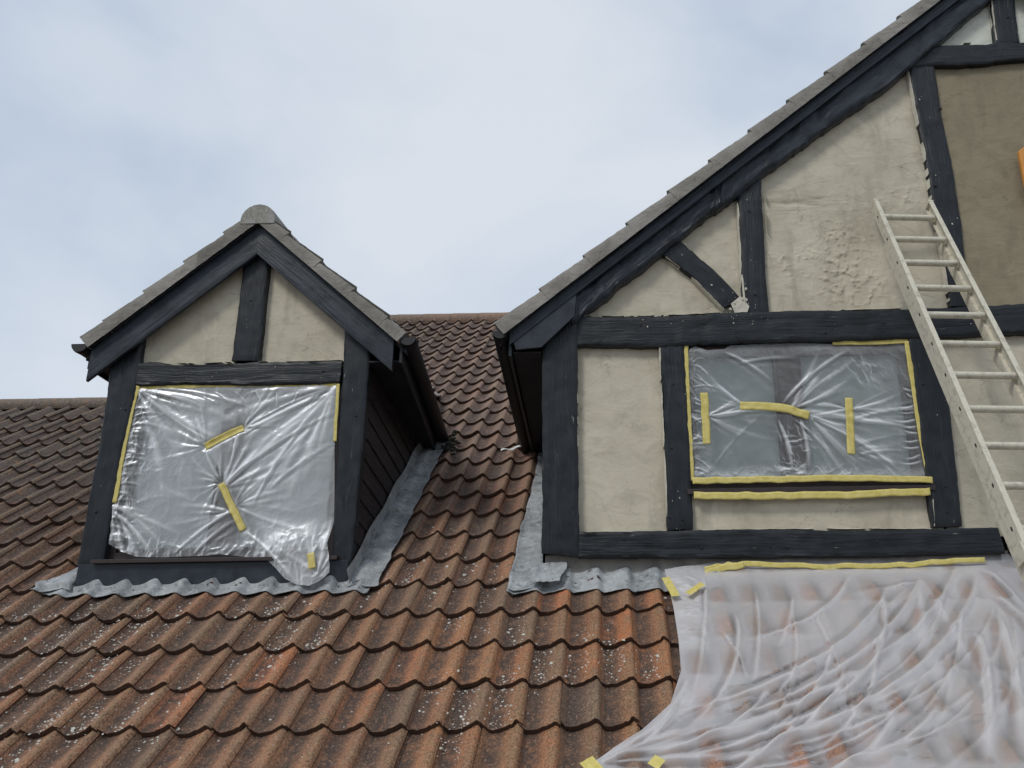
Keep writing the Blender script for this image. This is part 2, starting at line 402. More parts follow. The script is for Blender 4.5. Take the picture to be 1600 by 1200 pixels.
# dark underlay under the tiles, both slopes
mk('underlay', [(-9.3, -2.75, -.10), (8.2, -2.75, -.10), (8.2, SM, -.10), (-5.6, SM, -.10), (-5.6, SL, -.10), (-9.3, SL, -.10)], [(0, 1, 2, 3, 4, 5)], M_under, roof)
# ridge tiles: half rounds end to end
def half_round(name, x0, x1, s, mt, par, rad=.115):
    V, F = [], []; n = 9
    rad = rad if mt is M_tile else .085
    for x, rr in ((x0, rad), (x0+.03, rad*1.03), (x1-.004, rad*.985)):
        for i in range(n):
            a = -.3+(math.pi+1.0)*i/(n-1)-ROOF; V.append((x, s+rr*math.cos(a), -.055+rr*math.sin(a)))
    for k in range(2):
        for i in range(n-1): F.append((k*n+i, k*n+i+1, (k+1)*n+i+1, (k+1)*n+i))
    F.append(tuple(range(n-1, -1, -1)))
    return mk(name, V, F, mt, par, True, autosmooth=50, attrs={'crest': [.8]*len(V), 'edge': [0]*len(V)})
x = -9.3
while x < -5.5: half_round('ridge_tile', x, x+.45, SL+.03, M_ridge, roof); x += .45
x = -5.55
while x < 1.2: half_round('ridge_tile', x, x+.45, SM+.03, M_tile, roof); x += .45
# back slopes and the walls that carry the roof
yl, zl = SL*ct, SL*st; ym, zm = SM*ct, SM*st; ye, ze = -2.75*ct, -2.75*st
hw = empty('house_wall', (0, 0, -4.2)); tag(hw, 'plain rendered house wall standing under the tiled roof', 'wall')
def wallbox(name, V, F): return mk(name, [(a, b, c+4.2) for a, b, c in V], F, M_brick, hw)
wallbox('wall', [(-9, ye+.35, -4.2), (8, ye+.35, -4.2), (8, ye+.35, ze+.1), (-9, ye+.35, ze+.1), (-9, 2*yl-ye-.35, -4.2), (-9, 2*yl-ye-.35, ze+.1), (-9, yl, zl-.12)],
        [(0, 1, 2, 3), (0, 3, 6, 5, 4)])
wallbox('side_wall', [(-5.6, yl-.1, zl-.3), (-5.6, ym, zm-.13), (-5.6, 2*ym-yl, zl-.3)], [(0, 1, 2)])
mk('back_slope', [(-9.3, yl*ct+zl*st+.02, -.1), (-5.6, yl*ct+zl*st+.02, -.1), (-5.6, (2*yl-ye)*ct+ze*st, -(2*yl-ye)*st+ze*ct), (-9.3, (2*yl-ye)*ct+ze*st, -(2*yl-ye)*st+ze*ct)], [(0, 1, 2, 3)], M_under, roof)
mk('back_slope', [(-5.6, ym*ct+zm*st+.02, -.1), (8.2, ym*ct+zm*st+.02, -.1), (8.2, (2*ym-ye)*ct+ze*st, -(2*ym-ye)*st+ze*ct), (-5.6, (2*ym-ye)*ct+ze*st, -(2*ym-ye)*st+ze*ct)], [(0, 1, 2, 3)], M_under, roof)

# ================================================================== builders for the half-timbered fronts
def catmull(pts, n):
    pts = np.array(pts, float); k = len(pts)
    if k == 2: return np.stack([pts[0]+(pts[1]-pts[0])*t for t in np.linspace(0, 1, n)])
    q = np.vstack([2*pts[0]-pts[1], pts, 2*pts[-1]-pts[-2]]); o = []
    for T in np.linspace(0, k-1-1e-6, n):
        i = int(T); t = T-i; a, b, c, d = q[i:i+4]
        o.append(.5*((2*b)+(-a+c)*t+(2*a-5*b+4*c-d)*t*t+(-a+3*b-3*c+d)*t**3))
    return np.array(o)
_ts = [0]
def timber(name, pairs, yf, yb, mt, parent, wob=.006, relief=.006, bev=.010, m=9, plane=None):
    wob = wob*1.35 if wob > .004 else wob
    """pairs: (side point, other side point) in image pixels read on the plane y=yf, along the timber's run"""
    _ts[0] += 1; sd_ = _ts[0]*3.71
    Lp = np.array([P(*a, yf) if plane is None else a for a, b in pairs]); Rp = np.array([P(*b, yf) if plane is None else b for a, b in pairs])
    ln = np.linalg.norm(np.diff((Lp+Rp)/2, axis=0), axis=1).sum(); n = max(6, int(ln/.03))
    Lc, Rc = catmull(Lp, n), catmull(Rp, n); s = np.linspace(0, ln, n)
    ax = Rc-Lc; wd = np.linalg.norm(ax, axis=1)[:, None]; ax = ax/wd
    Lc = Lc+ax*((fbm(s*5+sd_, s*0+sd_, 1)-.5)*2*wob+(vn(s*22+sd_, s*0, 2)-.5)*wob*.6)[:, None]
    Rc = Rc+ax*((fbm(s*5+sd_, s*0+sd_+9, 3)-.5)*2*wob+(vn(s*22+sd_, s*0+3, 4)-.5)*wob*.6)[:, None]
    v = np.concatenate([[0, .06], np.linspace(.16, .84, m-4), [.94, 1]]); V = np.zeros((n, m, 3)); UV = np.zeros((n, m, 2))
    for j, vv in enumerate(v):
        c = Lc+(Rc-Lc)*vv; edge_ = min(vv, 1-vv)*wd[:, 0]
        y = yf+bev*np.clip(1-edge_/bev, 0, 1)**1.5+relief*(fbm(s*7+sd_, s*0+vv*6+sd_, 2)-.5)*2+relief*.5*(vn(s*25+sd_, s*0+vv*3, 5)-.5)
        V[:, j, 0], V[:, j, 1], V[:, j, 2] = c[:, 0], y, c[:, 1]; UV[:, j, 0] = s+sd_; UV[:, j, 1] = vv*wd[:, 0]+sd_
    V[0, :, 1] += bev*.4; V[-1, :, 1] += bev*.4
    VV = V.reshape(-1, 3).tolist(); UU = UV.reshape(-1, 2).tolist(); F = grid_faces(n, m)
    rim = [j for j in range(m)]+[i*m+m-1 for i in range(1, n)]+[(n-1)*m+j for j in range(m-2, -1, -1)]+[i*m for i in range(n-2, 0, -1)]
    b0 = len(VV)
    for i in rim: VV.append([VV[i][0], VV[i][1], VV[i][2]]); UU.append(UU[i])
    b1 = len(VV)
    for i in rim: VV.append([VV[i][0], yb, VV[i][2]]); UU.append([UU[i][0], UU[i][1]+(yb-yf)])
    k = len(rim)
    for i in range(k): F.append((b0+i, b0+(i+1) % k, b1+(i+1) % k, b1+i))
    return mk(name, VV, F, mt, parent, True, uv=UU, autosmooth=45)

def panel(name, poly, Y, mt, parent, step=.016, amp=.003, fn=None):
    """convex render panel cut from a relief grid"""
    pts = [P(*q, Y) for q in poly] if not isinstance(poly, np.ndarray) else poly
    pts = np.array(pts); a, b = pts.min(0), pts.max(0)
    nx, nz = int((b[0]-a[0])/step)+2, int((b[1]-a[1])/step)+2
    X, Z = np.meshgrid(np.linspace(a[0], b[0], nx), np.linspace(a[1], b[1], nz))
    h = (fbm(X*3+11, Z*3+5, 1)-.5)*2*amp+(fbm(X*11, Z*14, 3)-.5)*amp*.8
    mk_ = np.clip((fbm(X*1.7+4, Z*1.7, 5)-.48)*6, 0, 1); h = h+mk_*.004*np.clip(ridged(X*4+fbm(X*3, Z*3), Z*10, 2, 3)-.5, 0, 1)*2
    if fn is not None: h = h+fn(X, Z)
    bm = bmesh.new(); vs_ = [bm.verts.new((x_, Y-hh, z_)) for x_, hh, z_ in zip(X.ravel(), h.ravel(), Z.ravel())]
    for f in grid_faces(nz, nx): bm.faces.new([vs_[i] for i in f])
    cen = pts.mean(0)
    for i in range(len(pts)):
        p, q = pts[i], pts[(i+1) % len(pts)]; d = q-p; nn = np.array([d[1], -d[0]])
        if nn@(cen-p) > 0: nn = -nn
        bmesh.ops.bisect_plane(bm, geom=bm.verts[:]+bm.edges[:]+bm.faces[:], plane_co=(p[0], Y, p[1]), plane_no=(nn[0], 0, nn[1]), clear_outer=True)
    for f in bm.faces: f.smooth = True
    bmesh.ops.recalc_face_normals(bm, faces=bm.faces[:])
    me = bpy.data.meshes.new(name); bm.to_mesh(me); bm.free(); me.materials.append(mt)
    o = bpy.data.objects.new(name, me); C.objects.link(o); o.parent = parent; return o

def lip(line, Y, wmax, parent, side=1, dens=.55, plane=False):
    wmax = wmax*.6; dens = dens*.78
    """broken smear of render lapping the edge of a timber"""
    _ts[0] += 1; q = _ts[0]*1.37
    pts = np.array([p if plane else P(*p, Y) for p in line]); ln = np.linalg.norm(np.diff(pts, axis=0), axis=1).sum(); n = max(8, int(ln/.008))
    c = catmull(pts, n); s = np.linspace(0, ln, n); t = np.gradient(c, axis=0); t /= np.linalg.norm(t, axis=1)[:, None]; nn = np.stack([-t[:, 1], t[:, 0]], 1)*side
    wdt = wmax*np.clip((fbm(s*9+q, s*0+q, 1, 4)-(1-dens)*.78)*3.0, 0.0, 1)
    wdt2 = wmax*.4*np.clip(fbm(s*14+q, s*0+q+4, 2)-.3, 0, 1)
    V, F = [], []
    for i in range(n):
        a = c[i]-nn[i]*(wdt2[i]+.001); b = c[i]+nn[i]*wdt[i]; mid_ = (a+b)/2
        e_ = c[i]-nn[i]*.006; V += [(e_[0], YW-.004, e_[1]), (c[i][0], Y-.008-.004*vn(s[i]*60, q), c[i][1]), (b[0], Y-.013, b[1])]
    for i in range(n-1):
        if wdt[i] < .0006 and wdt[i+1] < .0006: continue
        F += [(i*3, i*3+1, i*3+4, i*3+3), (i*3+1, i*3+2, i*3+5, i*3+4)]
    if F: return mk('render_smear', V, F, M_lip, parent, True)

def peg(x, y, Y, parent, r=.011):
    p = P(x, y, Y); V, F = [], []; n = 8
    for k, (rr, yy) in enumerate(((r, Y+.004), (r*.9, Y-.006), (r*.45, Y-.009))):
        for i in range(n): a = 2*math.pi*i/n; V.append((p[0]+rr*math.cos(a), yy, p[1]+rr*math.sin(a)))
    for k in range(2):
        for i in range(n): F.append((k*n+i, k*n+(i+1) % n, (k+1)*n+(i+1) % n, (k+1)*n+i))
    F.append(tuple(2*n+i for i in range(n)))
    return mk('peg', V, F, M_soff, parent, True)

def prism(name, poly, y0, y1, mt, parent):
    n = len(poly); V = [(p[0], y0, p[1]) for p in poly]+[(p[0], y1, p[1]) for p in poly]
    F = [tuple(range(n)), tuple(range(2*n-1, n-1, -1))]+[(i, i+n, (i+1) % n+n, (i+1) % n) for i in range(n)]
    o = mk(name, V, F, mt, parent); bm = bmesh.new(); bm.from_mesh(o.data); bmesh.ops.recalc_face_normals(bm, faces=bm.faces[:]); bm.to_mesh(o.data); bm.free()
    return o

def gutter(x0, z0, r, ya, yb, mt, parent, s, bx=0., bz=0.):
    """half-round eaves gutter running along Y, with a stop end at ya"""
    V, F = [], []; n = 10
    for y in (ya, yb):
        for rr in (r, r-.004):
            for i in range(n): a = math.pi+math.pi*i/(n-1); V.append((x0+rr*math.cos(a)+(bx if y == yb else 0), y, z0+rr*math.sin(a)+(bz if y == yb else 0)))
    def idx(k, q, i): return (k*2+q)*n+i
    for i in range(n-1):
        F.append((idx(0, 0, i), idx(0, 0, i+1), idx(1, 0, i+1), idx(1, 0, i))); F.append((idx(0, 1, i), idx(1, 1, i), idx(1, 1, i+1), idx(0, 1, i+1)))
    F.append(tuple(idx(0, 0, i) for i in range(n)))
    gobj = mk('gutter', V, F, mt, parent, True, autosmooth=40)
    # union collar near the end
    V, F = [], []
    for y in (ya+.02, ya+.075):
        for i in range(n): a = math.pi+math.pi*i/(n-1); V.append((x0+(r+.007)*math.cos(a), y, z0+(r+.007)*math.sin(a)))
    for i in range(n-1): F.append((i, i+1, n+i+1, n+i))
    mk('gutter_collar', V, F, mt, gobj, True)
    return gobj

def slope_tiles(parent, apexX, apexZ, tanp, side, y0, depth, gauge, courses, Wd, seed, eave=None):
    """grey verge-to-valley tiling on one slope of a cross roof; side -1 left, +1 right"""
    ang = math.atan(tanp); c_, s_ = math.cos(ang), math.sin(ang)
    vs2 = [tile_mesh(Wd, gauge, .04, seed+i, .024, .05)[0] for i in range(4)]
    for v in vs2: v.materials.append(M_gtile)
    r2 = random.Random(seed)
    U = Vector((-side*c_, 0, s_)); Nn = Vector((side*s_, 0, c_)); Xa = U.cross(Nn)
    for d in courses:                    # distance below the apex of each course's bottom edge
        Z = apexZ-d*s_; X = apexX+side*d*c_
        ncol = int(depth/Wd)+1
        for k in range(ncol):
            if side > 0: y = y0+(k+1)*Wd-.06*Wd
            else: y = y0+k*Wd+.08*Wd
            if y*math.tan(ROOF) > Z+.25: break
            if eave and side*X > side*(eave[0]+(eave[1]-eave[0])*min(1, y/2.3))-.02: continue
            o = bpy.data.objects.new('tile', vs2[r2.randrange(4)]); C.objects.link(o); o.parent = parent
            M = Matrix((Xa, U, Nn)).transposed()
            o.rotation_euler = (M @ Euler((r2.gauss(0, .004), r2.gauss(0, .005), r2.gauss(0, .004))).to_matrix()).to_euler()
            o.location = (X, y+r2.gauss(0, .002), Z+abs(r2.gauss(0, .002)))
            if d < gauge*1.05: o.scale = (1, max(.25, (d-.05)/(gauge+.05)), 1)

def verge_mortar(parent, apexX, apexZ, tanp, side, courses, gauge, low, y0, y1, seed, under):
    """stepped bed of mortar between bargeboard and verge tiles, one piece under each course; low = height of its foot below the tile line"""
    ang = math.atan(tanp); c_, s_ = math.cos(ang), math.sin(ang); d = np.array([-side*c_, s_]); up = np.array([side*s_, c_])
    for k, dd in enumerate(courses):
        ln = gauge+.012
        if dd < ln: ln = dd
        n = 16; p0 = np.array([apexX+side*dd*c_, apexZ-dd*s_]); V = []
        for i in range(n):
            t = i/(n-1); top_ = -under-.026*t; bot_ = -low
            for j in range(6):
                q = p0+d*(t*ln)+up*(bot_+(top_-bot_)*min(j, 4)/4+(0 if j == 0 else (vn(i*.9+seed, j*.9+k*5, 2)-.5)*.005))
                V.append((q[0], y1 if j == 5 else y0+.010*(j == 4)+(vn(i*.8+seed, j*1.1+k*7, 3)-.5)*.007, q[1]))
        V += [(V[j][0], y1, V[j][2]) for j in range(5)]; b0 = n*6
        F = grid_faces(n, 6)+[(j, j+1, b0+j+1, b0+j) for j in range(4)]
        mk('verge_mortar', V, F, M_mort, parent, True, autosmooth=40)

# roof skin height incl. steps (for lead and sheets lying on the tiles)
def skin(X, s, f=1.0):
    r = np.floor(s/TG); fr = s/TG-r
    return prof((X-X0)/TW)*f-TILT*TG*fr
def lead(name, X, s, parent, lift=.008, f=.9, crump=.004):
    """X, s: 2-D arrays of roof coordinates; sheet dressed over the tiles"""
    h = skin(X, s, f)+lift+.012*np.exp(-((s/TG-np.round(s/TG))/.12)**2)*0+crump*(fbm(X*14, s*14, 2)-.5)*2+crump*.6*(ridged(X*25, s*25, 4)-.5)
    V = np.stack([X, s*ct-h*st, s*st+h*ct], -1).reshape(-1, 3)
    o = mk(name, V, grid_faces(*X.shape), M_lead, parent, True)
    sm = o.modifiers.new('thickness', 'SOLIDIFY'); sm.thickness = .0035; sm.offset = -1
    return o

# ================================================================== left dormer
YF, YW, YB = .30, .355, .235
dm = empty('dormer', (0, 0, 0))
tag(dm, 'small half timbered dormer with a steep tiled roof and one taped up window', 'dormer')
DA, DZ, DT = -2.625, 3.12, .88
timber('post', [((169, 596), (214, 596)), ((172, 520), (222, 520))][::-1]+[((150, 720), (187, 720)), ((118, 886), (158, 886))], YF, YW+.02, M_paint, dm)
timber('post', [((538, 500), (580, 510)), ((534, 600), (574, 600)), ((524, 760), (560, 760)), ((517, 888), (547, 890))], YF, YW+.02, M_paint, dm)
timber('tie_beam', [((216, 566), (211, 603)), ((300, 568), (300, 600)), ((420, 565), (420, 602)), ((534, 562), (530, 598))], YF-.004, YW, M_paint, dm, wob=.009)
timber('king_post', [((381, 392), (421, 388)), ((372, 480), (412, 480)), ((361, 563), (404, 563))], YF-.002, YW, M_paint, dm)
# bargeboards in front of everything
apx, apz = -2.625, 2.972
def barge(name, parent, ax, az_, t, side, L_, w, yf, yb, mt, wob=.0012, relief=.001, cut=None):
    """board following the rake; upper edge through (ax, az_)"""
    e = np.array([ax+side*L_, az_-t*L_]); lo0 = np.array([ax, az_-w*math.sqrt(1+t*t)]); e2 = np.array([e[0], e[1]-w*math.sqrt(1+t*t)]) if cut is None else np.array(cut)
    return timber(name, [((ax, az_), tuple(lo0)), (tuple(e), tuple(e2))], yf, yb, mt, parent, wob=wob, relief=relief, bev=.004, plane=True)
barge('bargeboard', dm, apx, apz, DT, -1, 1.165, .200, YB, YB+.03, M_paint2)
barge('bargeboard', dm, apx, apz, DT, +1, 1.125, .200, YB, YB+.03, M_paint2)
# thin capping strip under the mortar
DC = [1.66, 1.465, 1.105, .735, .365]
for sd_ in (-1, 1):
    barge('capping', dm, apx, apz+.022, DT, sd_, 1.17, .018, YB-.012, YB+.03, M_paint2)
    verge_mortar(dm, DA, DZ, DT, sd_, DC, .37, .125, YB-.050, YB+.08, 3+sd_, .002 if sd_ < 0 else .024)
slope_tiles(dm, DA, DZ, DT, -1, YB-.035, 4.2, .37, DC, .30, 900)
slope_tiles(dm, DA, DZ, DT, +1, YB-.035, 4.2, .37, DC, .30, 950, (DA+1.27, DA+.98))
# roof deck and soffits (dark underside), back into the main roof
zz = lambda x: 2.98-DT*abs(x-apx)
for sd_ in (-1, 1):
    xe = apx+sd_*1.22; ze_ = zz(xe)
    V = [(apx, .27, 2.98), (xe, .27, ze_), (xe-sd_*.24, ze_/.74+.1, ze_-.02), (apx, 2.98/.74+.1, 2.98)]
    V += [(a, b, c-.05) for a, b, c in V]
    mk('roof_deck', V, [(0, 1, 2, 3), (7, 6, 5, 4), (0, 4, 5, 1), (1, 5, 6, 2)], M_soff, dm)
    xw = -3.66 if sd_ < 0 else -1.70
    zs = zz(xe)-.10; drop = .30; ink = .17           # the eaves fall a little and draw in towards the main roof
    xo = xe-sd_*.03; xb_ = xo-sd_*ink
    V = [(xw, .30, zs), (xo, .30, zs), (xb_, 2.35, zs-drop), (xw, 2.35, zs-drop)]; V += [(a, b, c+.012) for a, b, c in V]
    mk('soffit', V, [(0, 1, 2, 3), (4, 7, 6, 5), (0, 4, 5, 1), (1, 5, 6, 2)], M_soff, dm)
    V = [(xo, .26, zs-.02), (xo, .26, zs+.17), (xb_, 2.35, zs+.17-drop), (xb_, 2.35, zs-.02-drop)]; V += [(a-sd_*.02, b, c) for a, b, c in V]
    mk('fascia', V, [(0, 1, 2, 3), (4, 7, 6, 5), (0, 4, 5, 1), (1, 5, 6, 2), (0, 3, 7, 4)], M_soff, dm)
    gutter(xe+sd_*.02, 1.965, .062, .20, 2.42, M_gut, dm, sd_, -sd_*ink, -drop-.02)
# ridge: mortar filled half round at the apex, then ridge tiles running back
def cross_ridge(parent, X, Z, y0, y1, rad):
    y = y0
    while y < y1:
        V, F = [], []; n = 13
        for yy, rr in ((y, rad), (y+.03, rad*1.03), (min(y+.45, y1)-.004, rad*.98)):
            for i in range(n): a = -.25+(math.pi+.5)*i/(n-1); V.append((X+rr*math.cos(a), yy, Z+rr*math.sin(a)))
        for k in range(2):
            for i in range(n-1): F.append((k*n+i, (k+1)*n+i, (k+1)*n+i+1, k*n+i+1))
        F.append(tuple(range(n)))
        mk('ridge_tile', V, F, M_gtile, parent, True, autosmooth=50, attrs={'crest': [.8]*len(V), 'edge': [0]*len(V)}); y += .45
cross_ridge(dm, DA, 2.975, YB-.055, 3.95, .135)
# gable panels of render
panel('render_panel', [(200, 572), (368, 572), (388, 385), (185, 545)], YW, M_pl, dm)
panel('render_panel', [(400, 572), (556, 572), (560, 530), (416, 385)], YW, M_pl, dm)
prism('back_wall', [(-3.64, .05), (-1.72, .05), (-1.72, 1.95), (-2.675, 2.85), (-3.64, 1.95)], .46, .50, M_soff, dm)
lip([(222, 566), (300, 568), (360, 566)], YF+.008, .006, dm, -1, .5); lip([(404, 565), (470, 565), (536, 563)], YF+.008, .006, dm, -1, .5)
lip([(541, 470), (538, 556)], YF+.01, .008, dm, 1, .6)
for q in ((302, 584), (505, 580), (196, 640), (150, 800), (392, 470), (556, 650)): peg(*q, YF, dm, .008)
# window: frame, mullion, two panes, curtain behind
def window(parent, x0, x1, z0, z1, mull, mw, Y, blind=None):
    wn = mk('window', [(x0, Y+.055, z0), (x1, Y+.055, z0), (x1, Y+.055, z1), (x0, Y+.055, z1)], [(0, 1, 2, 3)], blind or M_blind, parent)
    fw = .055
    for a, b in (((x0, z0), (x1, z0+fw)), ((x0, z1-fw), (x1, z1)), ((x0, z0+fw), (x0+fw, z1-fw)), ((x1-fw, z0+fw), (x1, z1-fw)), ((mull-mw/2, z0+fw), (mull+mw/2, z1-fw))):
        box('frame' if a[0] != mull-mw/2 else 'mullion', (a[0], Y-.02, a[1]), (b[0], Y+.05, b[1]), M_brown, wn, .004)
    for a, b in ((x0+fw, mull-mw/2), (mull+mw/2, x1-fw)):
        mk('pane', [(a-.01, Y+.03, z0+fw-.01), (b+.01, Y+.03, z0+fw-.01), (b+.01, Y+.03, z1-fw+.01), (a-.01, Y+.03, z1-fw+.01)], [(0, 1, 2, 3)], M_glass, wn)
        sx = .03
        for c0, c1 in (((a, z0+fw), (b, z0+fw+sx)), ((a, z1-fw-sx), (b, z1-fw)), ((a, z0+fw+sx), (a+sx, z1-fw-sx)), ((b-sx, z0+fw+sx), (b, z1-fw-sx))):
            box('sash', (c0[0], Y+.0, c0[1]), (c1[0], Y+.034, c1[1]), M_brown, wn, .003)
    return wn
window(dm, -3.49, -1.86, .37, 1.67, P(352, 760, .37)[0], .13, .385)
box('sill', (-3.53, .255, .345), (-1.80, .42, .372), M_brown, dm, .004)
box('apron_board', (-3.635, .29, .15), (-1.73, .36, .343), M_paint2, dm, .004)
# right and left cheeks: lapped boards, cut off inside the main roof
for sd_, xw in ((1, -1.705), (-1, -3.655)):
    mk('cheek', [(xw-sd_*.03, .31, .0), (xw-sd_*.03, .31, 1.86), (xw-sd_*.03, 2.6, 1.86)], [(0, 1, 2)], M_soff, dm)
    z = .16
    while z < 2.2:
        z1 = z+.158; y1 = min(z1/.99+.12, 2.3)
        V = [(xw-sd_*.022, .33, z), (xw, .33, z), (xw-sd_*.010, .33, z1+.012), (xw-sd_*.022, .33, z1+.012)]
        V = [(a, b, c) for a, b, c in V]; V += [(a, y1, c-.245*(y1-.33)) for a, b, c in V]
        V = [(a, b, min(c, 1.95-.13*(b-.33)/1.0)) for a, b, c in V]
        o = mk('cladding_board', V, [(0, 1, 2, 3), (1, 5, 6, 2), (0, 4, 5, 1), (3, 2, 6, 7)], M_clad, dm,
               uv=[(v[1]+z*7, v[2]) for v in V])
        z += .158
# lead: front apron and right and left soakers
Xg, tg = np.meshgrid(np.linspace(-3.86, -1.56, 190), np.linspace(0, 1, 16), indexing='ij')
low = .245+.018*(fbm(Xg*3, Xg*0, 1)-.5)+np.where(Xg < -3.75, (-3.75-Xg)*.7, 0)-.012*np.cos(2*np.pi*(Xg-X0)/TW)
lead('lead_apron', Xg, low+(.46-low)*tg, dm, .020, .80)
Xg, tg = np.meshgrid(np.linspace(0, 1, 22), np.linspace(.30, 2.76, 240), indexing='ij')
wx = .215+.02*(fbm(tg*4, tg*0, 2)-.5)-.02*(tg > 99)
lead('lead_soaker', -1.715+wx*Xg, tg, dm, .022, .45, .006)
# upstand against the cheek
V, n = [], 120
for i in range(n):
    s_ = .3+2.46*i/(n-1); 
    for k, (dx, dn) in enumerate(((0.012, .0), (.009, .06), (.008, .11+.012*math.sin(s_*9)))): V.append((-1.705+dx, s_*ct-dn*st, s_*st+dn*ct))
mk('lead_upstand', V, grid_faces(n, 3), M_lead, dm, True)
Xg, tg = np.meshgrid(np.linspace(0, 1, 14), np.linspace(.30, .78, 50), indexing='ij')
lead('lead_soaker', -3.64-(.27-.25*np.clip((tg-.3)/.48, 0, 1))*Xg, tg, dm, .03, .5, .008)

# ================================================================== big gable on the right
gb = empty('gable', (0, 0, 0))
tag(gb, 'large half timbered gable with beige render panels and black timbers behind the ladder', 'gable')
GA, GZ, GT = 3.60, 5.565, .81
timber('post', [((848, 528), (902, 490)), ((847, 650), (902, 640)), ((847, 760), (903, 760)), ((846, 864), (904, 870))], YF-.02, YW+.02, M_paint, gb, wob=.006)
timber('post', [((1031, 536), (1069, 536)), ((1036, 640), (1074, 640)), ((1043, 828), (1084, 826))], YF, YW+.02, M_paint, gb)
timber('post', [((1419, 524), (1470, 524)), ((1440, 680), (1489, 680)), ((1457, 824), (1505, 822))], YF, YW+.02, M_paint, gb)
beam1 = [((902, 494), (902, 540)), ((1030, 493), (1030, 541)), ((1130, 489), (1130, 536)), ((1250, 485), (1250, 533)), ((1420, 482), (1420, 528)), ((1600, 474), (1600, 521)), ((1750, 470), (1750, 518)), ((2050, 462), (2050, 512))]
timber('tie_beam', beam1, YF-.012, YW+.01, M_paint, gb, wob=.010)
timber('bottom_rail', [((904, 831), (904, 872)), ((1050, 829), (1050, 873)), ((1200, 827), (1200, 871)), ((1340, 829), (1340, 870)), ((1560, 824), (1572, 864))], YF-.012, YW+.01, M_paint, gb, wob=.005)
timber('bottom_rail', [((1580, 826), (1582, 864)), ((1760, 822), (1760, 862)), ((2050, 816), (2050, 858))], YF-.008, YW+.01, M_paint, gb, wob=.005)
timber('collar_beam', [((1415, 76), (1421, 104)), ((1462, 70), (1462, 102)), ((1540, 68), (1540, 98)), ((1600, 64), (1600, 92)), ((1830, 58), (1830, 86))], YF-.004, YW+.01, M_paint, gb, wob=.008)
timber('stud', [((1420, 103), (1461, 101)), ((1433, 180), (1472, 180)), ((1449, 260), (1487, 255)), ((1459, 330), (1500, 330)), ((1474, 400), (1508, 400)), ((1485, 478), (1516, 478))], YF+.006, YW+.01, M_paint, gb, wob=.006)
timber('stud', [((1151, 285), (1189, 268)), ((1155, 350), (1192, 350)), ((1161, 488), (1202, 488))], YF+.004, YW+.01, M_paint, gb, wob=.007)
timber('brace', [((1028, 394), (1058, 372)), ((1080, 433), (1105, 412)), ((1128, 482), (1158, 466))], YF+.006, YW+.01, M_paint, gb, wob=.010)
timber('king_post', [((1547, -40), (1584, -40)), ((1551, 20), (1588, 20)), ((1555, 67), (1595, 65))], YF+.002, YW+.01, M_paint, gb)
# mirrored posts out of frame to the right
for xa, xb, z0, z1 in ((4.75, 4.95, .5, 2.15), (7.35, 7.58, .33, 2.15), (4.3, 4.5, 2.3, 4.4), (5.9, 6.08, 2.3, 3.4)):
    timber('post', [((xa, z1), (xb, z1)), ((xa, z0), (xb, z0))], YF, YW+.02, M_paint, gb, plane=True)
# rough inner rafter and smooth bargeboard
GC = [5.58-.433*k for k in range(12)]+[.38]
bx0, bz0 = P(797, 519, .22)
def zb(x): return bz0+GT*(x-bx0)-.0
ax_, az_ = GA, bz0+GT*(GA-bx0)
raf = [((885, 462), (888, 508)), ((905, 445), (907, 494)), ((980, 385), (985, 433)), ((1100, 296), (1100, 341)), ((1145, 262), (1145, 308)), ((1230, 192), (1236, 240)), ((1300, 140), (1305, 190)), ((1420, 48), (1424, 104)), ((1520, -28), (1530, 14)), ((1640, -120), (1655, -80))]
timber('rafter', raf, .252, YW, M_rough, gb, wob=.020, relief=.020, bev=.03)
barge('bargeboard', gb, ax_, az_, GT, -1, ax_-bx0, .085, .20, .232, M_paint2, .002, .0015)
barge('bargeboard', gb, ax_, az_, GT, +1, 4.2, .155, .20, .232, M_paint2, .002, .0015)
# boxed end of the eaves beside the post
prism('eaves_box', [P(798, 521, .212), P(806, 546, .212), P(846, 542, .212), P(897, 494, .212), P(902, 446, .212)], .210, .236, M_paint2, gb)
for sd_, L_ in ((-1, ax_-bx0+.04), (1, 4.3)):
    barge('capping', gb, ax_, az_+.022, GT, sd_, L_, .018, .188, .232, M_paint2)
    verge_mortar(gb, GA, GZ, GT, sd_, GC, .433, .125, .150, .30, 20+sd_, .002)
slope_tiles(gb, GA, GZ, GT, -1, .170, 6.6, .433, GC, .30, 1200)
# plain right slope, far out of frame
V = [(GA, .20, GZ-.05), (GA+4.4, .20, GZ-.05-GT*4.4), (GA+4.4, 3.2, GZ-.05-GT*4.4), (GA, 7.6, GZ-.05)]
mk('roof_slope', V, [(0, 1, 2, 3)], M_gtile, gb)
cross_ridge(gb, GA, GZ-.11, .16, 7.4, .135)
zd = lambda x: GZ-.14-GT*abs(x-GA)
xe = GA-(GA+.70)
V = [(GA, .24, GZ-.14), (xe, .24, zd(xe)), (xe, zd(xe)/.74+.1, zd(xe)), (GA, 7.5, GZ-.14)]; V += [(a, b, c-.05) for a, b, c in V]
mk('roof_deck', V, [(0, 1, 2, 3), (7, 6, 5, 4), (0, 4, 5, 1), (1, 5, 6, 2)], M_soff, gb)
zs = 1.845
V = [(-.39, .27, zs), (-.60, .27, zs), (-.60, 2.1, zs-.40), (-.39, 2.1, zs-.40)]; V += [(a, b, c+.012) for a, b, c in V]
mk('soffit', V, [(0, 1, 2, 3), (4, 7, 6, 5), (0, 4, 5, 1)], M_soff, gb)
V = [(-.63, .24, zs-.03), (-.63, .24, zs+.17), (-.63, 2.15, zs-.25), (-.63, 2.15, zs-.43)]; V += [(a+.022, b, c) for a, b, c in V]
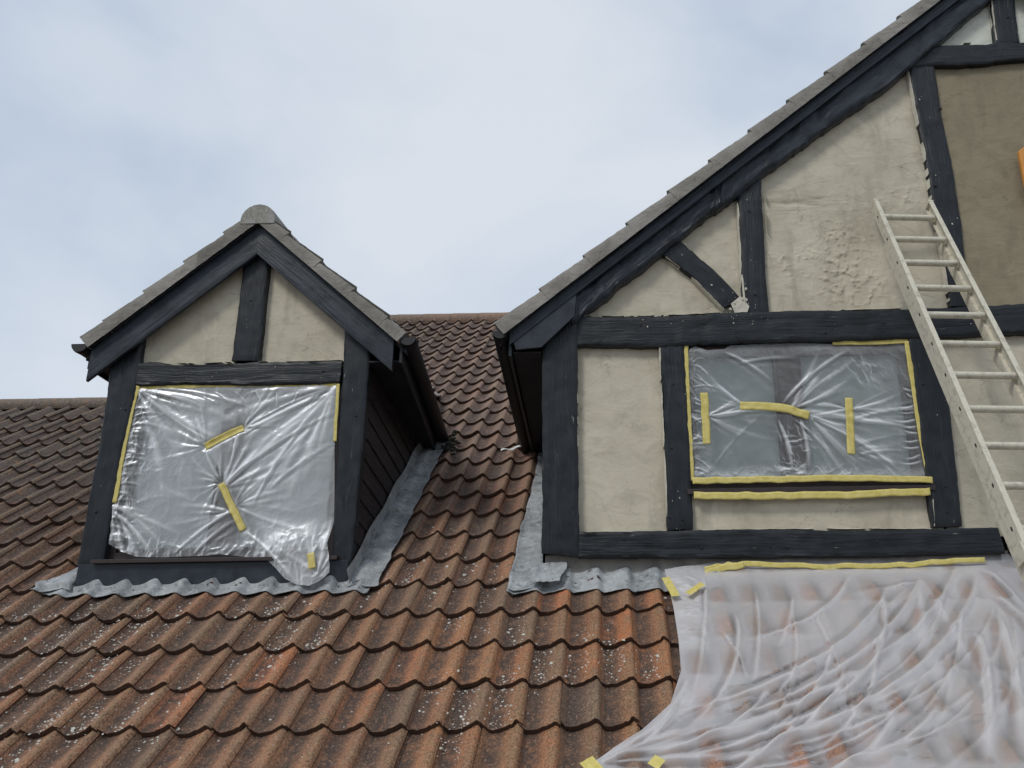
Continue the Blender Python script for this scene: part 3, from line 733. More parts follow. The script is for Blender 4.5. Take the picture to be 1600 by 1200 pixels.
mk('fascia', V, [(0, 1, 2, 3), (4, 7, 6, 5), (0, 4, 5, 1), (0, 3, 7, 4)], M_paint2, gb)
gutter(-.69, 1.99, .058, .17, 2.12, M_gut, gb, -1, 0., -.47)
mk('side_wall', [(-.375, .36, 0), (-.375, .36, 1.9), (-.375, 2.7, 1.9)], [(0, 1, 2)], M_soff, gb)
# backing wall behind the panels
prism('back_wall', [(-.37, .08), (7.6, .08), (7.6, 1.85), (GA, 5.35), (-.37, 1.95)], .46, .50, M_soff, gb)

# render panels between the timbers
panel('render_panel', [(890, 530), (1045, 530), (1052, 838), (890, 838)], YW, M_pl, gb)
panel('render_panel', [(1070, 768), (1475, 762), (1475, 838), (1070, 838)], YW-.004, M_pl, gb)
panel('render_panel', [(1455, 515), (1826, 515), (1826, 838), (1480, 838)], YW, M_pl, gb)
panel('render_panel', [(890, 500), (1060, 358), (1145, 500)], YW, M_pl, gb)
panel('render_panel', [(1040, 385), (1165, 285), (1175, 500), (1150, 500)], YW+.001, M_pl, gb)
c1 = P(1310, 400, YW); c2 = P(1250, 318, YW); c3 = P(1400, 310, YW)
def scraped(X, Z):                    # trowel drags and torn ridges left in the wet render
    def blob(c, rx, rz): return np.exp(-(((X-c[0])/rx)**2+((Z-c[1])/rz)**2))
    m = np.clip(1.3*blob(c1, .22, .40)+.9*blob(P(1345, 450, YW), .30, .14)+.9*blob(P(1230, 410, YW), .14, .12)+.8*blob(c3, .25, .10), 0, 1)
    sw = blob(c2, .33, .07)
    wx_ = X+.05*fbm(X*6, Z*6, 5); wz_ = Z+.05*fbm(X*6+3, Z*6, 6)
    r = ridged(wx_*14, wz_*19, 1, 4)
    torn = np.clip((fbm(X*16, Z*14, 3, 3)-.52)*6, 0, 1)
    return m*(.020*np.clip(r-.60, 0, 1)*2.4+.007*torn)-sw*.016*ridged(X*3, Z*26, 2, 2)
panel('render_panel', [(1175, 280), (1440, 88), (1500, 490), (1185, 495)], YW+.002, M_pl, gb, .0085, .003, scraped)
o = panel('render_panel', [(1450, 90), (1790, 84), (1812, 490), (1500, 490)], YW, M_plw, gb, .02, .005); o['label'] = 'darker wet brown render panel'
o = panel('render_panel', [(1430, 90), (1565, -20), (1565, 78)], YW, M_plt, gb); o['label'] = 'paler dry render panel'
o = panel('render_panel', [(1580, 75), (1575, -30), (1700, 75)], YW, M_plt, gb); o['label'] = 'paler dry render panel'
prism('render_strip', [P(852, 868, YW), P(2050, 855, YW), P(2050, 905, YW), P(852, 912, YW)], YW+.004, YW+.06, M_mort, gb)
# filler behind far right
panel('render_panel', np.array([(4.20, .35), (7.55, .35), (7.55, 2.1), (4.20, 2.1)]), YW, M_pl, gb, .08)
panel('render_panel', np.array([(4.4, 2.2), (7.1, 2.2), (4.4, 4.35)]), YW, M_pl, gb, .08)
# smears of render along the timber edges
for ln_, wmx, sd_, dn in (([(1418, 108), (1432, 180), (1446, 250), (1458, 330), (1472, 400), (1484, 478)], .014, 1, .62), ([(1150, 300), (1154, 350), (1160, 486)], .016, 1, .62),
                     ([(1030, 540), (1035, 640), (1043, 826)], .012, 1, .75), ([(905, 831), (1040, 829)], .008, -1, .7), ([(1086, 828), (1250, 826), (1455, 826)], .008, -1, .6),
                     ([(905, 494), (1000, 494), (1125, 489)], .010, -1, .65), ([(1205, 488), (1300, 485), (1475, 481)], .008, -1, .5), ([(1456, 780), (1459, 822)], .010, 1, .7),
                     ([(1131, 484), (1080, 433), (1040, 402)], .010, -1, .6), ([(1158, 430), (1163, 486)], .02, 1, .95), ([(902, 545), (903, 830)], .006, -1, .5),
                     ([(1508, 825), (1560, 824)], .008, -1, .7), ([(1548, 0), (1556, 64)], .01, 1, .7), ([(1425, 74), (1462, 70), (1545, 67)], .008, -1, .5), ([(1196, 300), (1200, 400)], .004, -1, .4)):
    lip(ln_, YF+.012, wmx, gb, sd_, dn)
for q in ((880, 588), (868, 770), (1049, 700), (1052, 600), (1046, 808), (1442, 600), (1478, 760), (1096, 856), (975, 842), (1230, 855), (1370, 846), (1001, 508), (1100, 505), (1470, 170), (1462, 290), (1170, 330), (1575, 27), (1380, 505), (1180, 460), (1290, 520), (1480, 800), (1066, 812)): peg(*q, YF-.012 if q[1] in (856, 842, 855, 846, 508, 505, 520) else YF, gb, .010)
panel('render_splash', [(1142, 474), (1157, 462), (1171, 478), (1168, 487), (1148, 488)], YF-.006, M_lip, gb, .006, .016)
def flecks(parent, pts_, Y, n, sx, sz, rmax, seed):
    """little spatters of render stuck on the paint"""
    rg = np.random.default_rng(seed); V, F = [], []
    for _ in range(int(n*.42)):
        k = rg.integers(len(pts_)); c = P(*pts_[k], Y); x_, z_ = c[0]+rg.normal(0, sx), c[1]+rg.normal(0, sz); b0 = len(V); r_ = rmax*(.12+.75*rg.uniform()**3)
        ph = rg.uniform(0, 6.3)
        for i in range(7):
            a = ph+i*.8976; q_ = r_*rg.uniform(.4, 1.5); V.append((x_+q_*math.cos(a), Y, z_+q_*1.3*math.sin(a)))
        V.append((x_, Y-.35*r_-.001, z_)); F += [(b0+i, b0+(i+1) % 7, b0+7) for i in range(7)]
    tag(mk('spatter', V, F, M_lip, parent, True), kind='stuff')
flecks(gb, [(1158, 470), (1160, 455), (1150, 488), (1165, 480)], YF-.008, 90, .035, .05, .013, 1)
flecks(gb, [(1010, 505), (1060, 500), (1095, 510), (1145, 500), (1180, 495), (1300, 505), (1530, 500)], YF-.017, 130, .07, .05, .007, 2)
flecks(gb, [(880, 600), (875, 700), (885, 820), (1060, 600), (1062, 800), (1440, 560), (1470, 640), (1485, 780)], YF-.004, 90, .04, .12, .006, 3)
flecks(gb, [(1450, 170), (1460, 250), (1480, 330), (1170, 330), (1180, 420), (1060, 400), (1110, 455)], YF+.001, 110, .04, .10, .007, 4)
flecks(dm, [(250, 585), (330, 583), (420, 580), (500, 580), (195, 640), (165, 780), (392, 500)], YF-.007, 70, .06, .05, .005, 6)
# window
window(gb, .675, 2.40, .80, 1.91, P(1238, 660, .38)[0], .15, .385, M_blind2)
box('sill', (.66, .285, .762), (2.42, .42, .80), M_brown, gb, .004)
# lead at the foot of the gable
Xg, tg = np.meshgrid(np.linspace(-.60, .85, 150), np.linspace(0, 1, 14), indexing='ij')
low = .20+.014*(fbm(Xg*4, Xg*0, 3)-.5)-.012*np.cos(2*np.pi*(Xg-X0)/TW)
lead('lead_apron', Xg, low+(.44-low)*tg, gb, .020, .80)
Xg, tg = np.meshgrid(np.linspace(0, 1, 18), np.linspace(.215, 2.45, 220), indexing='ij')
wx = .235-.05*np.clip((tg-.2)/2.2, 0, 1)+.03*(fbm(tg*3, tg*0, 6)-.5)
lead('lead_soaker', -.365-wx*Xg, tg, gb, .026, .4, .007)
# crumpled corner fold of lead under the post
Xg, tg = np.meshgrid(np.linspace(-.42, -.22, 26), np.linspace(.215, .44, 22), indexing='ij')
hh = .035+.03*ridged(Xg*9+2, tg*3, 2, 2)
V = np.stack([Xg+.02*np.sin(tg*20), tg*ct-hh*st, tg*st+hh*ct], -1).reshape(-1, 3)
mk('lead_corner', V, grid_faces(26, 22), M_lead, gb, True)

# ================================================================== ladder
T0 = np.array([2.2598, .18, 2.8774]); D = np.array([.001, -.4667, -1.]); D /= np.linalg.norm(D)
Wv = np.array([math.cos(.056), math.sin(.056), .0026]); Wv -= D*(Wv@D); Wv /= np.linalg.norm(Wv); Nf = np.cross(Wv, -D)   # Nf points away from the climber
if Nf[1] > 0: Nf = -Nf                 # towards the camera
lad = empty('ladder', tuple(T0+D*4.55)); off = T0+D*4.55
tag(lad, 'long aluminium ladder spattered with render leaning against the half timbered gable', 'ladder')
LW, SP = .4081, .28
def beam(name, p0, p1, a, wa, b, wb, mt, parent, hollow=0.):
    """bar from p0 to p1 with section wa x wb along unit vectors a and b"""
    V = []; F = []
    sec = [(-.5, -.5), (.5, -.5), (.5, .5), (-.5, .5)]
    if hollow: sec = [(-.5, -.5), (.5, -.5), (.5, -.5+hollow), (-.1, -.5+hollow), (-.1, .5-hollow), (.5, .5-hollow), (.5, .5), (-.5, .5)]
    k = len(sec)
    for p in (p0, p1):
        for u_, v_ in sec: V.append(p+a*wa*u_+b*wb*v_-off)
    for i in range(k): F.append((i, (i+1) % k, k+(i+1) % k, k+i))
    if not hollow: F += [(3, 2, 1, 0), (4, 5, 6, 7)]
    else: F += [tuple(range(k-1, -1, -1)), tuple(range(k, 2*k))]
    o = mk(name, V, F, mt, parent); bm = bmesh.new(); bm.from_mesh(o.data); bmesh.ops.recalc_face_normals(bm, faces=bm.faces[:]); bm.to_mesh(o.data); bm.free()
    md = o.modifiers.new('bevel', 'BEVEL'); md.width = .002; md.segments = 2; md.limit_method = 'ANGLE'
    return o
top, bot = -.17, 4.5
rails = []
for sgn, base in ((-1, T0), (1, T0+Wv*LW)):
    c = base+Wv*sgn*.014
    r_ = beam('rail', c+D*top, c+D*bot, Wv*(-sgn), .034, Nf, .088, M_lad, lad, .12); rails.append(r_)
    # second section nested behind the first
    c2_ = base+Wv*sgn*.010-Nf*.075
    beam('guide_rail', c2_+D*(top+.42), c2_+D*bot, Wv*(-sgn), .026, Nf, .06, M_lad, lad)
    for k in range(17):
        # swaged rung end plate and slot on the outer face
        q = c+D*(k*SP)+Wv*sgn*.0175
        beam('rung_slot', q-D*.013, q+D*.013, Wv, .003, Nf, .014, M_dark, r_)
    box_top = beam('end_cap', c+D*(top-.012), c+D*(top+.01), Wv, .038, Nf, .092, M_lad, r_)
for k in range(17):
    V, F = [], []; n = 12; a0 = T0+D*k*SP; a1 = a0+Wv*LW
    for p in (a0, a1):
        for i in range(n):
            a = 2*math.pi*i/n; ra = .023*math.cos(a); rb = .023*math.sin(a)
            if rb > .015: rb = .015
            V.append(p+Nf*ra*1.05-D*rb-off)
    for i in range(n): F.append((i, (i+1) % n, n+(i+1) % n, n+i))
    mk('rung', V, F, M_lad, lad, True, autosmooth=40)
q = T0+D*2.95-Wv*.035
beam('guide_bracket', q-D*.05, q+D*.05, Wv, .03, Nf, .10, M_lad, lad)
beam('guide_bracket', q+D*.10-Wv*.006, q+D*.17-Wv*.006, Wv, .02, Nf, .08, M_lad, lad)
for p in (T0-Wv*.014, T0+Wv*(LW+.014)):
    beam('rubber_foot', p+D*4.49, p+D*4.56, Wv, .036, Nf, .085, M_dark, lad)

# ================================================================== polythene sheets
def seg_dist(X, Z, a, b):
    d = b-a; l2 = d@d; t = np.clip(((X-a[0])*d[0]+(Z-a[1])*d[1])/l2, 0, 1)
    qx, qz = X-a[0]-d[0]*t, Z-a[1]-d[1]*t; side = np.sign(qx*d[1]-qz*d[0])
    return np.hypot(qx, qz)*side, t
def fold(X, Z, a, b, w, amp, grow=0., bend=0.):
    """one crease: a ridge with a hollow on one side, tapering out"""
    a = np.array(a, float); b = np.array(b, float)
    if bend:
        d = b-a; nn = np.array([-d[1], d[0]]); t0 = np.clip(((X-a[0])*d[0]+(Z-a[1])*d[1])/(d@d), 0, 1)
        k = bend*4*t0*(1-t0); X = X-nn[0]*k; Z = Z-nn[1]*k
    q, t = seg_dist(X, Z, a, b); ww = w*(1+grow*t)
    tap = np.clip(np.minimum(t*6, (1-t)*2.2), 0, 1)**.7
    return amp*tap*(1/(1+(q/ww)**2)**1.5-.55*np.exp(-((q-1.7*ww)/(1.3*ww))**2))
def fan(X, Z, c, a0, a1, n, Lr, amp, seed, r0=.03):
    r_ = np.random.default_rng(seed); h = 0*X
    for i in range(n):
        a = a0+(a1-a0)*(i+r_.uniform(-.35, .35))/max(1, n-1); ln = Lr*r_.uniform(.45, 1.15)
        h = h+fold(X, Z, c, (c[0]+math.cos(a)*ln, c[1]+math.sin(a)*ln), ln*.012+.003, amp*r_.uniform(.5, 1.2), 1.8, r_.uniform(-.06, .06))
    return h
def coons(top_, right_, bottom_, left_, nu, nv):
    """patch from four boundary polylines: top & bottom run left->right, left & right run top->bottom"""
    def rs(p, n):
        p = np.array(p, float); d = np.r_[0, np.cumsum(np.linalg.norm(np.diff(p, axis=0), axis=1))]; s = np.linspace(0, d[-1], n)
        return np.stack([np.interp(s, d, p[:, k]) for k in range(p.shape[1])], 1)
    t_, b_, l_, r_ = rs(top_, nu), rs(bottom_, nu), rs(left_, nv), rs(right_, nv)
    u = np.linspace(0, 1, nu)[None, :, None]; v = np.linspace(0, 1, nv)[:, None, None]
    return (1-v)*t_[None]+v*b_[None]+(1-u)*l_[:, None]+u*r_[:, None]-((1-u)*(1-v)*t_[0]+u*(1-v)*t_[-1]+(1-u)*v*b_[0]+u*v*b_[-1])

def tape_strip(pts, width, parent, hfun, name='masking_tape', lift=.003, wob=.003):
    """pts (X, Z); hfun(X, Z) -> Y of what it is stuck on"""
    _ts[0] += 1; q = _ts[0]*2.13
    pts = np.array(pts, float); ln = np.linalg.norm(np.diff(pts, axis=0), axis=1).sum(); n = max(6, int(ln/.012)); c = catmull(pts, n)
    t = np.gradient(c, axis=0); t /= np.linalg.norm(t, axis=1)[:, None]; nn = np.stack([-t[:, 1], t[:, 0]], 1); s = np.linspace(0, ln, n); V = []
    for i in range(n):
        for j in range(5):
            v = (j/4-.5)*width*(1+.10*(vn(s[i]*20+q, q)-.5))+(vn(s[i]*13+q, j*0+q, 2)-.5)*wob*2; p = c[i]+nn[i]*v
            V.append((p[0], float(hfun(p[0], p[1]))-lift-.003*vn(s[i]*45+q, j*.9+q, 3), p[1]))
    o = mk(name, V, grid_faces(n, 5), M_tape, parent, True); sm = o.modifiers.new('thickness', 'SOLIDIFY'); sm.thickness = .0008; return o

# ---- sheet over the dormer window
YS = .318
def PS(*a): return [P(x, y, YS) for x, y in a]
ds = empty('window_sheet', (0, 0, 0))
tag(ds, 'crumpled clear polythene sheet taped over the dormer window, its loose corner hanging over the sill', 'plastic sheet')
topb = PS((212, 606), (260, 604), (340, 603), (440, 602), (528, 600)); rightb = PS((528, 600), (526, 640), (523, 700), (523, 770), (522, 815), (516, 850), (520, 868), (521, 895))
leftb = PS((212, 606), (205, 640), (193, 700), (182, 760), (176, 790), (173, 820), (171, 850)); botb = PS((171, 850), (190, 862), (215, 870), (250, 871), (320, 868), (345, 866), (420, 874), (436, 888), (452, 905), (470, 914), (490, 916), (505, 909), (514, 903), (521, 895))
G_ = coons(topb, rightb, botb, leftb, 300, 240); X, Z = G_[..., 0], G_[..., 1]
q = lambda x, y: P(x, y, YS)
TA, TB_, TC_, TD = q(320, 698), q(380, 668), q(345, 755), q(380, 828)
def pin(X, Z, a, b, w): return np.exp(-(seg_dist(X, Z, np.array(a), np.array(b))[0]/w)**2)
H = .016*(fbm(X*2.2, Z*2.2, 1)-.4)+.010*(fbm(X*5, Z*5, 3)-.5)
R_ = math.radians
H = H+fan(X, Z, q(214, 608), R_(-70), R_(-8), 11, .9, .011, 1)+fan(X, Z, q(526, 603), R_(187), R_(262), 13, 1.1, .012, 2)
H = H+fan(X, Z, TB_, R_(5), R_(70), 6, .45, .008, 3)+fan(X, Z, TA, R_(100), R_(190), 9, .42, .008, 4)+fan(X, Z, TC_, R_(95), R_(260), 12, .30, .008, 5)
H = H+fan(X, Z, q(350, 762), R_(15), R_(75), 7, .85, .013, 6)+fan(X, Z, q(365, 790), R_(-20), R_(60), 7, .55, .010, 7)+fan(X, Z, q(362, 800), R_(160), R_(215), 8, .55, .010, 8)
H = H+fan(X, Z, q(176, 790), R_(-85), R_(-15), 8, .55, .012, 9)+fan(X, Z, q(503, 900), R_(60), R_(150), 8, .4, .012, 10)
for a, b, w_, am in (((382, 830), (470, 912), .010, .022), ((352, 756), (530, 640), .009, .018), ((395, 790), (520, 610), .010, .017), ((345, 750), (322, 702), .006, .012), ((372, 672), (352, 752), .007, .013),
                     ((330, 690), (222, 612), .008, .013), ((300, 868), (372, 810), .010, .015), ((270, 868), (360, 800), .008, .012), ((178, 800), (240, 868), .008, .015), ((420, 765), (524, 690), .012, .014),
                     ((385, 668), (520, 606), .008, .014), ((380, 680), (527, 612), .008, .012), ((240, 606), (400, 640), .008, .010), ((440, 720), (500, 660), .012, .010)):
    H = H+fold(X, Z, q(*a), q(*b), w_, am, .8, .04)
for k in range(9):                     # gathers running down from the top strip
    H = H+fold(X, Z, q(235+k*33, 612+random.random()*6), q(300+k*22, 632+random.random()*8), .006, .008, 0, .05)
for k in range(15):                    # short pleats pulled in along the left tape
    yy = 640+k*13; xx = 205-(yy-640)*.20
    H = H+fold(X, Z, q(xx+2, yy), q(xx+22+random.random()*34, yy+random.uniform(-6, 20)), .008, .009, .8, .1)
lft = np.exp(-((X-q(190, 760)[0])/.16)**2); botm = np.exp(-((Z-q(300, 862)[1])/.11)**2); flap = np.exp(-(((X-q(480, 895)[0])/.24)**2+((Z-q(480, 895)[1])/.15)**2))
Hf = H-.016*(fbm(X*2.2, Z*2.2, 1)-.4)-.010*(fbm(X*5, Z*5, 3)-.5); H = H-.42*Hf
H = H+(.006+.017*lft+.020*botm+.016*flap)*(ridged(X*8+fbm(X*4, Z*4, 2)*2, Z*8+fbm(X*5, Z*5)*2, 3, 4)-.45)
H = H+.085*np.exp(-((X-q(490, 895)[0])/.36)**4)*smooth(.66, .38, Z)
pn = np.clip(1-.85*pin(X, Z, TA, TB_, .03)-.85*pin(X, Z, TC_, TD, .03), 0, 1); H = H*pn-.02*(1-pn)
v_ = np.linspace(0, 1, 240)[:, None]; u_ = np.linspace(0, 1, 300)[None]
edge_pin = np.clip(v_/.03, 0, 1)*np.where(v_ < .66, np.clip(u_/.03, 0, 1), 1)*np.ones_like(X)
H = H*edge_pin
sd1, _t = seg_dist(X, Z, q(350, 742), q(478, 925))
thick = .16*smooth(.03, -.03, sd1)+.06+.50*np.clip(Hf/.013-.15, 0, 1)+np.clip(.30*flap+.22*lft*(ridged(X*9, Z*9, 2)-.3)+.25*botm*(ridged(X*7, Z*7, 4)-.3)+.18*(ridged(X*3.2+2*fbm(X*2, Z*2), Z*3.2, 5, 4)-.55), 0, .5)
HX, HZ, HH = X.copy(), Z.copy(), H.copy()
def film_y(XX, ZZ, HH_, base):
    def f(x, z):
        i = np.argmin((XX-x)**2+(ZZ-z)**2); return base-HH_.ravel()[i]
    return f
mk('film', np.stack([X, YS-H, Z], -1).reshape(-1, 3), grid_faces(240, 300), M_film, ds, True, attrs={'thick': thick.ravel()})
fy = film_y(HX, HZ, HH, YS)
tape_strip([TA, (TA+TB_)/2+(.0, .004), TB_], .052, ds, fy, lift=.005)
tape_strip([TC_, TD], .050, ds, fy, lift=.005)
const = lambda y: (lambda a, b: y)
tape_strip([q(216, 603), q(205, 650), q(192, 712), q(180, 786)], .036, ds, const(YS-.004)); tape_strip([q(214, 606), q(370, 602), q(528, 601)], .026, ds, const(YS+.004)); tape_strip([q(529, 600), q(526, 650), q(524, 690)], .024, ds, const(YS-.003))
tape_strip([q(494, 866), q(497, 890)], .05, ds, lambda a, b: .218)

# ---- sheet over the gable window
YS2 = .322
gs = empty('window_sheet', (0, 0, 0))
tag(gs, 'clear polythene sheet held with yellow tape strips over the wide window beside the ladder', 'plastic sheet')
q = lambda x, y: P(x, y, YS2)
topb = [q(*a) for a in ((1076, 546), (1086, 541), (1105, 547), (1132, 545), (1140, 540), (1200, 537), (1260, 536), (1330, 539), (1416, 536))]
rightb = [q(*a) for a in ((1416, 536), (1425, 600), (1436, 680), (1448, 748))]
leftb = [q(*a) for a in ((1076, 546), (1073, 580), (1074, 596), (1065, 620), (1076, 640), (1078, 690), (1082, 748))]
botb = [q(*a) for a in ((1082, 748), (1150, 751), (1250, 748), (1350, 749), (1448, 748))]
G_ = coons(topb, rightb, botb, leftb, 320, 200); X, Z = G_[..., 0], G_[..., 1]
H = .012*(fbm(X*2.3+4, Z*2.3, 1)-.4)+.010*(fbm(X*5, Z*5+7, 3)-.5)
tp = [(q(1100, 614), q(1104, 694)), (q(1156, 634), q(1222, 638), q(1264, 650)), (q(1326, 622), q(1330, 710))]
H = H+fan(X, Z, q(1104, 650), R_(-30), R_(30), 8, .5, .010, 21)+fan(X, Z, q(1160, 634), R_(120), R_(200), 7, .35, .009, 22)+fan(X, Z, q(1262, 648), R_(-70), R_(-5), 9, .75, .013, 23)
H = H+fan(X, Z, q(1235, 640), R_(20), R_(60), 6, .7, .012, 24)+fan(X, Z, q(1330, 640), R_(-20), R_(25), 8, .5, .010, 25)+fan(X, Z, q(1326, 700), R_(-30), R_(10), 5, .5, .010, 26)+fan(X, Z, q(1326, 640), R_(165), R_(195), 6, .4, .010, 27)
for k in range(11): H = H+fold(X, Z, q(1434+k*1.2-6, 610+k*11), q(1395+random.random()*20, 612+k*11+random.uniform(-10, 8)), .006, .012, .5, .1)
for k in range(10): H = H+fold(X, Z, q(1082, 570+k*18), q(1105+random.random()*22, 580+k*18+random.uniform(-20, 20)), .006, .012, .5, .1)
for a, b, w_, am in (((1222, 632), (1330, 545), .010, .020), ((1245, 636), (1310, 580), .008, .016), ((1262, 652), (1420, 748), .008, .018), ((1240, 655), (1300, 715), .008, .013), ((1130, 550), (1210, 600), .012, .013),
                     ((1115, 650), (1325, 652), .010, .013), ((1335, 655), (1436, 640), .012, .014), ((1338, 660), (1430, 672), .008, .010), ((1336, 712), (1420, 705), .009, .012), ((1150, 570), (1250, 560), .012, .010), ((1112, 735), (1200, 640), .010, .008),
                     ((1215, 655), (1238, 740), .010, .020), ((1250, 655), (1262, 735), .010, .018)):
    H = H+fold(X, Z, q(*a), q(*b), w_, am, .8, .05)
lft = np.exp(-((X-q(1085, 650)[0])/.10)**2); botm = np.exp(-((Z-q(1200, 742)[1])/.10)**2)*np.exp(-((X-q(1220, 720)[0])/.45)**2); tr = np.exp(-(((X-q(1350, 580)[0])/.20)**2+((Z-q(1350, 580)[1])/.12)**2)); bl = np.exp(-((Z-q(1200, 746)[1])/.05)**2); mid_ = np.exp(-(((X-q(1240, 700)[0])/.11)**2+((Z-q(1240, 700)[1])/.25)**2))
Hf = H-.012*(fbm(X*2.3+4, Z*2.3, 1)-.4)-.010*(fbm(X*5, Z*5+7, 3)-.5); H = H-.42*Hf
H = H+(.004+.024*lft+.028*botm+.018*tr+.013*bl+.022*mid_)*(ridged(X*8+2*fbm(X*4, Z*4, 2), Z*8+2*fbm(X*5, Z*5), 1, 4)-.45)
pn = np.ones_like(X)
for a in tp:
    for i in range(len(a)-1): pn = np.minimum(pn, 1-.85*pin(X, Z, a[i], a[i+1], .03))
H = H*pn
v_ = np.linspace(0, 1, 200)[:, None]; u_ = np.linspace(0, 1, 320)[None]
H = H*np.clip(v_/.04, .1, 1)*np.clip((1-v_)/.03, .1, 1)*np.clip((1-u_)/.02, .1, 1)
thick = .50*np.clip(Hf/.013-.15, 0, 1)+np.clip(.30*lft*(ridged(X*9, Z*9, 2)-.2)+.40*botm*(ridged(X*7, Z*7, 4)-.3)+.35*bl+.2*tr*(ridged(X*7, Z*7, 3)-.3)+.16*(ridged(X*3+2*fbm(X*2, Z*2), Z*3, 5, 4)-.6)+.15*np.exp(-((Z-q(1200, 548)[1])/.05)**2), 0, .5)
mk('film', np.stack([X, YS2-H, Z], -1).reshape(-1, 3), grid_faces(200, 320), M_film, gs, True, attrs={'thick': thick.ravel()})
fy = film_y(X.copy(), Z.copy(), H.copy(), YS2)
tape_strip(tp[0], .058, gs, fy, lift=.005); tape_strip(tp[1], .062, gs, fy, lift=.005); tape_strip(tp[2], .058, gs, fy, lift=.005)
tape_strip([q(1072, 541), q(1074, 600), q(1078, 680), q(1082, 752)], .030, gs, const(YS2-.006))
tape_strip([q(1300, 536), q(1360, 536), q(1420, 534)], .034, gs, const(YS2-.004))
tape_strip([q(1416, 534), q(1426, 600), q(1438, 680), q(1452, 752)], .040, gs, const(YS2-.008))
tape_strip([q(1081, 753), q(1200, 751), q(1330, 749), q(1453, 752)], .046, gs, const(.278), wob=.005)
tape_strip([P(1084, 774, .285), P(1200, 775, .285), P(1330, 773, .285), P(1453, 768, .285)], .052, gs, const(.283), wob=.006)

# ---- big dust sheet over the tiles at lower right
rs_ = empty('dust_sheet', (0, 0, 0))
tag(rs_, 'large milky plastic dust sheet draped in diagonal folds over the roof tiles under the gable', 'plastic sheet')
def rr(*a): return [PR(x, y, .0) for x, y in a]
topb = [np.array(p) for p in ((PR(1040, 903)[0], .40), (.9, .44), (1.6, .455), (2.6, .46), (3.6, .45), (4.6, .45))]
leftb = [topb[0]]+rr((1052, 950), (1060, 1000), (1064, 1050), (1048, 1102), (1000, 1145), (960, 1170), (915, 1204), (860, 1245), (800, 1285))
botb = [leftb[-1], np.array((.8, -1.60)), np.array((2.2, -1.72)), np.array((4.6, -1.75))]
rightb = [topb[-1], np.array((4.65, -.6)), botb[-1]]
G_ = coons(topb, rightb, botb, leftb, 420, 300); X, Z = G_[..., 0], G_[..., 1]
q = lambda x, y: PR(x, y, .02)
base = prof((X-X0)/TW)*.10+.004
H = .035*(fbm(X*1.5, Z*1.5, 1)-.38)+.006*(fbm((X+Z)*2, (X-Z)*6, 3)-.5)
DG = [((1500, 885), (950, 1190), .020, .032), ((1440, 905), (1010, 1160), .016, .026), ((1390, 915), (1060, 1110), .014, .024), ((1530, 900), (1100, 1195), .018, .030), ((1400, 1000), (1020, 1190), .016, .026),
      ((1330, 900), (1170, 1000), .013, .018), ((1540, 890), (1610, 960), .016, .024), ((1560, 930), (1640, 1010), .016, .022), ((1180, 920), (1178, 1070), .008, .014), ((1150, 960), (1085, 1130), .012, .020),
      ((1130, 985), (1170, 1060), .006, .012), ((1530, 990), (1545, 1190), .022, .034), ((1470, 1100), (1300, 1195), .018, .026), ((1380, 930), (1280, 1120), .014, .020), ((1560, 960), (1600, 1180), .020, .026),
      ((1100, 900), (1085, 1080), .008, .014), ((1240, 930), (1220, 1010), .010, .012), ((1320, 1060), (1120, 1195), .014, .022), ((1075, 1060), (940, 1180), .010, .020), ((1060, 1090), (990, 1170), .009, .016), ((1250, 1120), (1060, 1230), .014, .022), ((1400, 1120), (1210, 1230), .016, .024), ((1200, 1080), (1010, 1180), .012, .02)]
rg_ = np.random.default_rng(44)
for k in range(15):
    x0_ = rg_.uniform(1180, 1620); y0_ = rg_.uniform(890, 1090); tx = 940+rg_.uniform(0, 1)**1.4*420+.25*(x0_-1200); ty = 1190+rg_.uniform(-10, 50)
    DG.append(((x0_, y0_), (x0_+(tx-x0_)*rg_.uniform(.5, 1), y0_+(ty-y0_)*rg_.uniform(.6, 1)), rg_.uniform(.007, .018), rg_.uniform(.008, .020)))
H0 = H.copy()
for k, (a, b, w_, am) in enumerate(DG): H = H+fold(X, Z, q(*a), q(*b), w_*(1.2 if k < 23 else .8), am*(1.3 if k < 23 else .9), .4, .10 if a[0] > b[0]+60 else .03)
H = H+fan(X, Z, q(1440, 905), R_(195), R_(265), 8, 1.1, .010, 31)+fan(X, Z, q(940, 1190), R_(5), R_(50), 8, .9, .013, 32)
Hd = H-H0
strip = smooth(.17, .13, X-PR(1060, 960)[0])*smooth(-.55, -.3, Z)
H = H+(.008+.020*strip)*(ridged(X*6+2*fbm(X*3, Z*3), Z*6, 2, 4)-.4)
ez = np.clip(np.linspace(0, 1, 420)[None]/.02, .15, 1)*np.ones_like(X)
H = np.maximum(H, -.002)*ez*(1-.8*smooth(.28, .42, Z))
hh = base+H+.010
cu = ((X-X0)/TW+.5) % 1-.5; cs = (Z/TG+.02+.10*fbm(X*3, Z*3, 4)) % 1
cellr = vn(np.round((X-X0)/TW)*3.7, np.floor(Z/TG)*5.3, 6)
contact = np.exp(-((cu+.10+.10*(fbm(X*5, Z*5, 2)-.5))/.36)**2)*smooth(1., .35, cs)*smooth(0., .15, cs)*smooth(.12, .55, cellr)*smooth(.085, .03, H)
thick = -.44*contact-.10*smooth(.40, .62, fbm(X*1.9+8, Z*2.2, 7))*smooth(.35, .2, Z)+.55*np.clip(Hd/.022, 0, 1)-.26*np.clip(-Hd/.007, 0, 1)+np.clip(.45*strip*(.5+ridged(X*8, Z*8, 3))+.25*(fbm(X*2.2+5, Z*2.2, 2)-.42)+.16*smooth(.0, .4, Z)+.25*np.exp(-(seg_dist(X, Z, q(1060, 1095), q(930, 1190))[0]/.10)**2), 0, .5)
up = np.clip((Z-.40)/.05, 0, 1)*.03
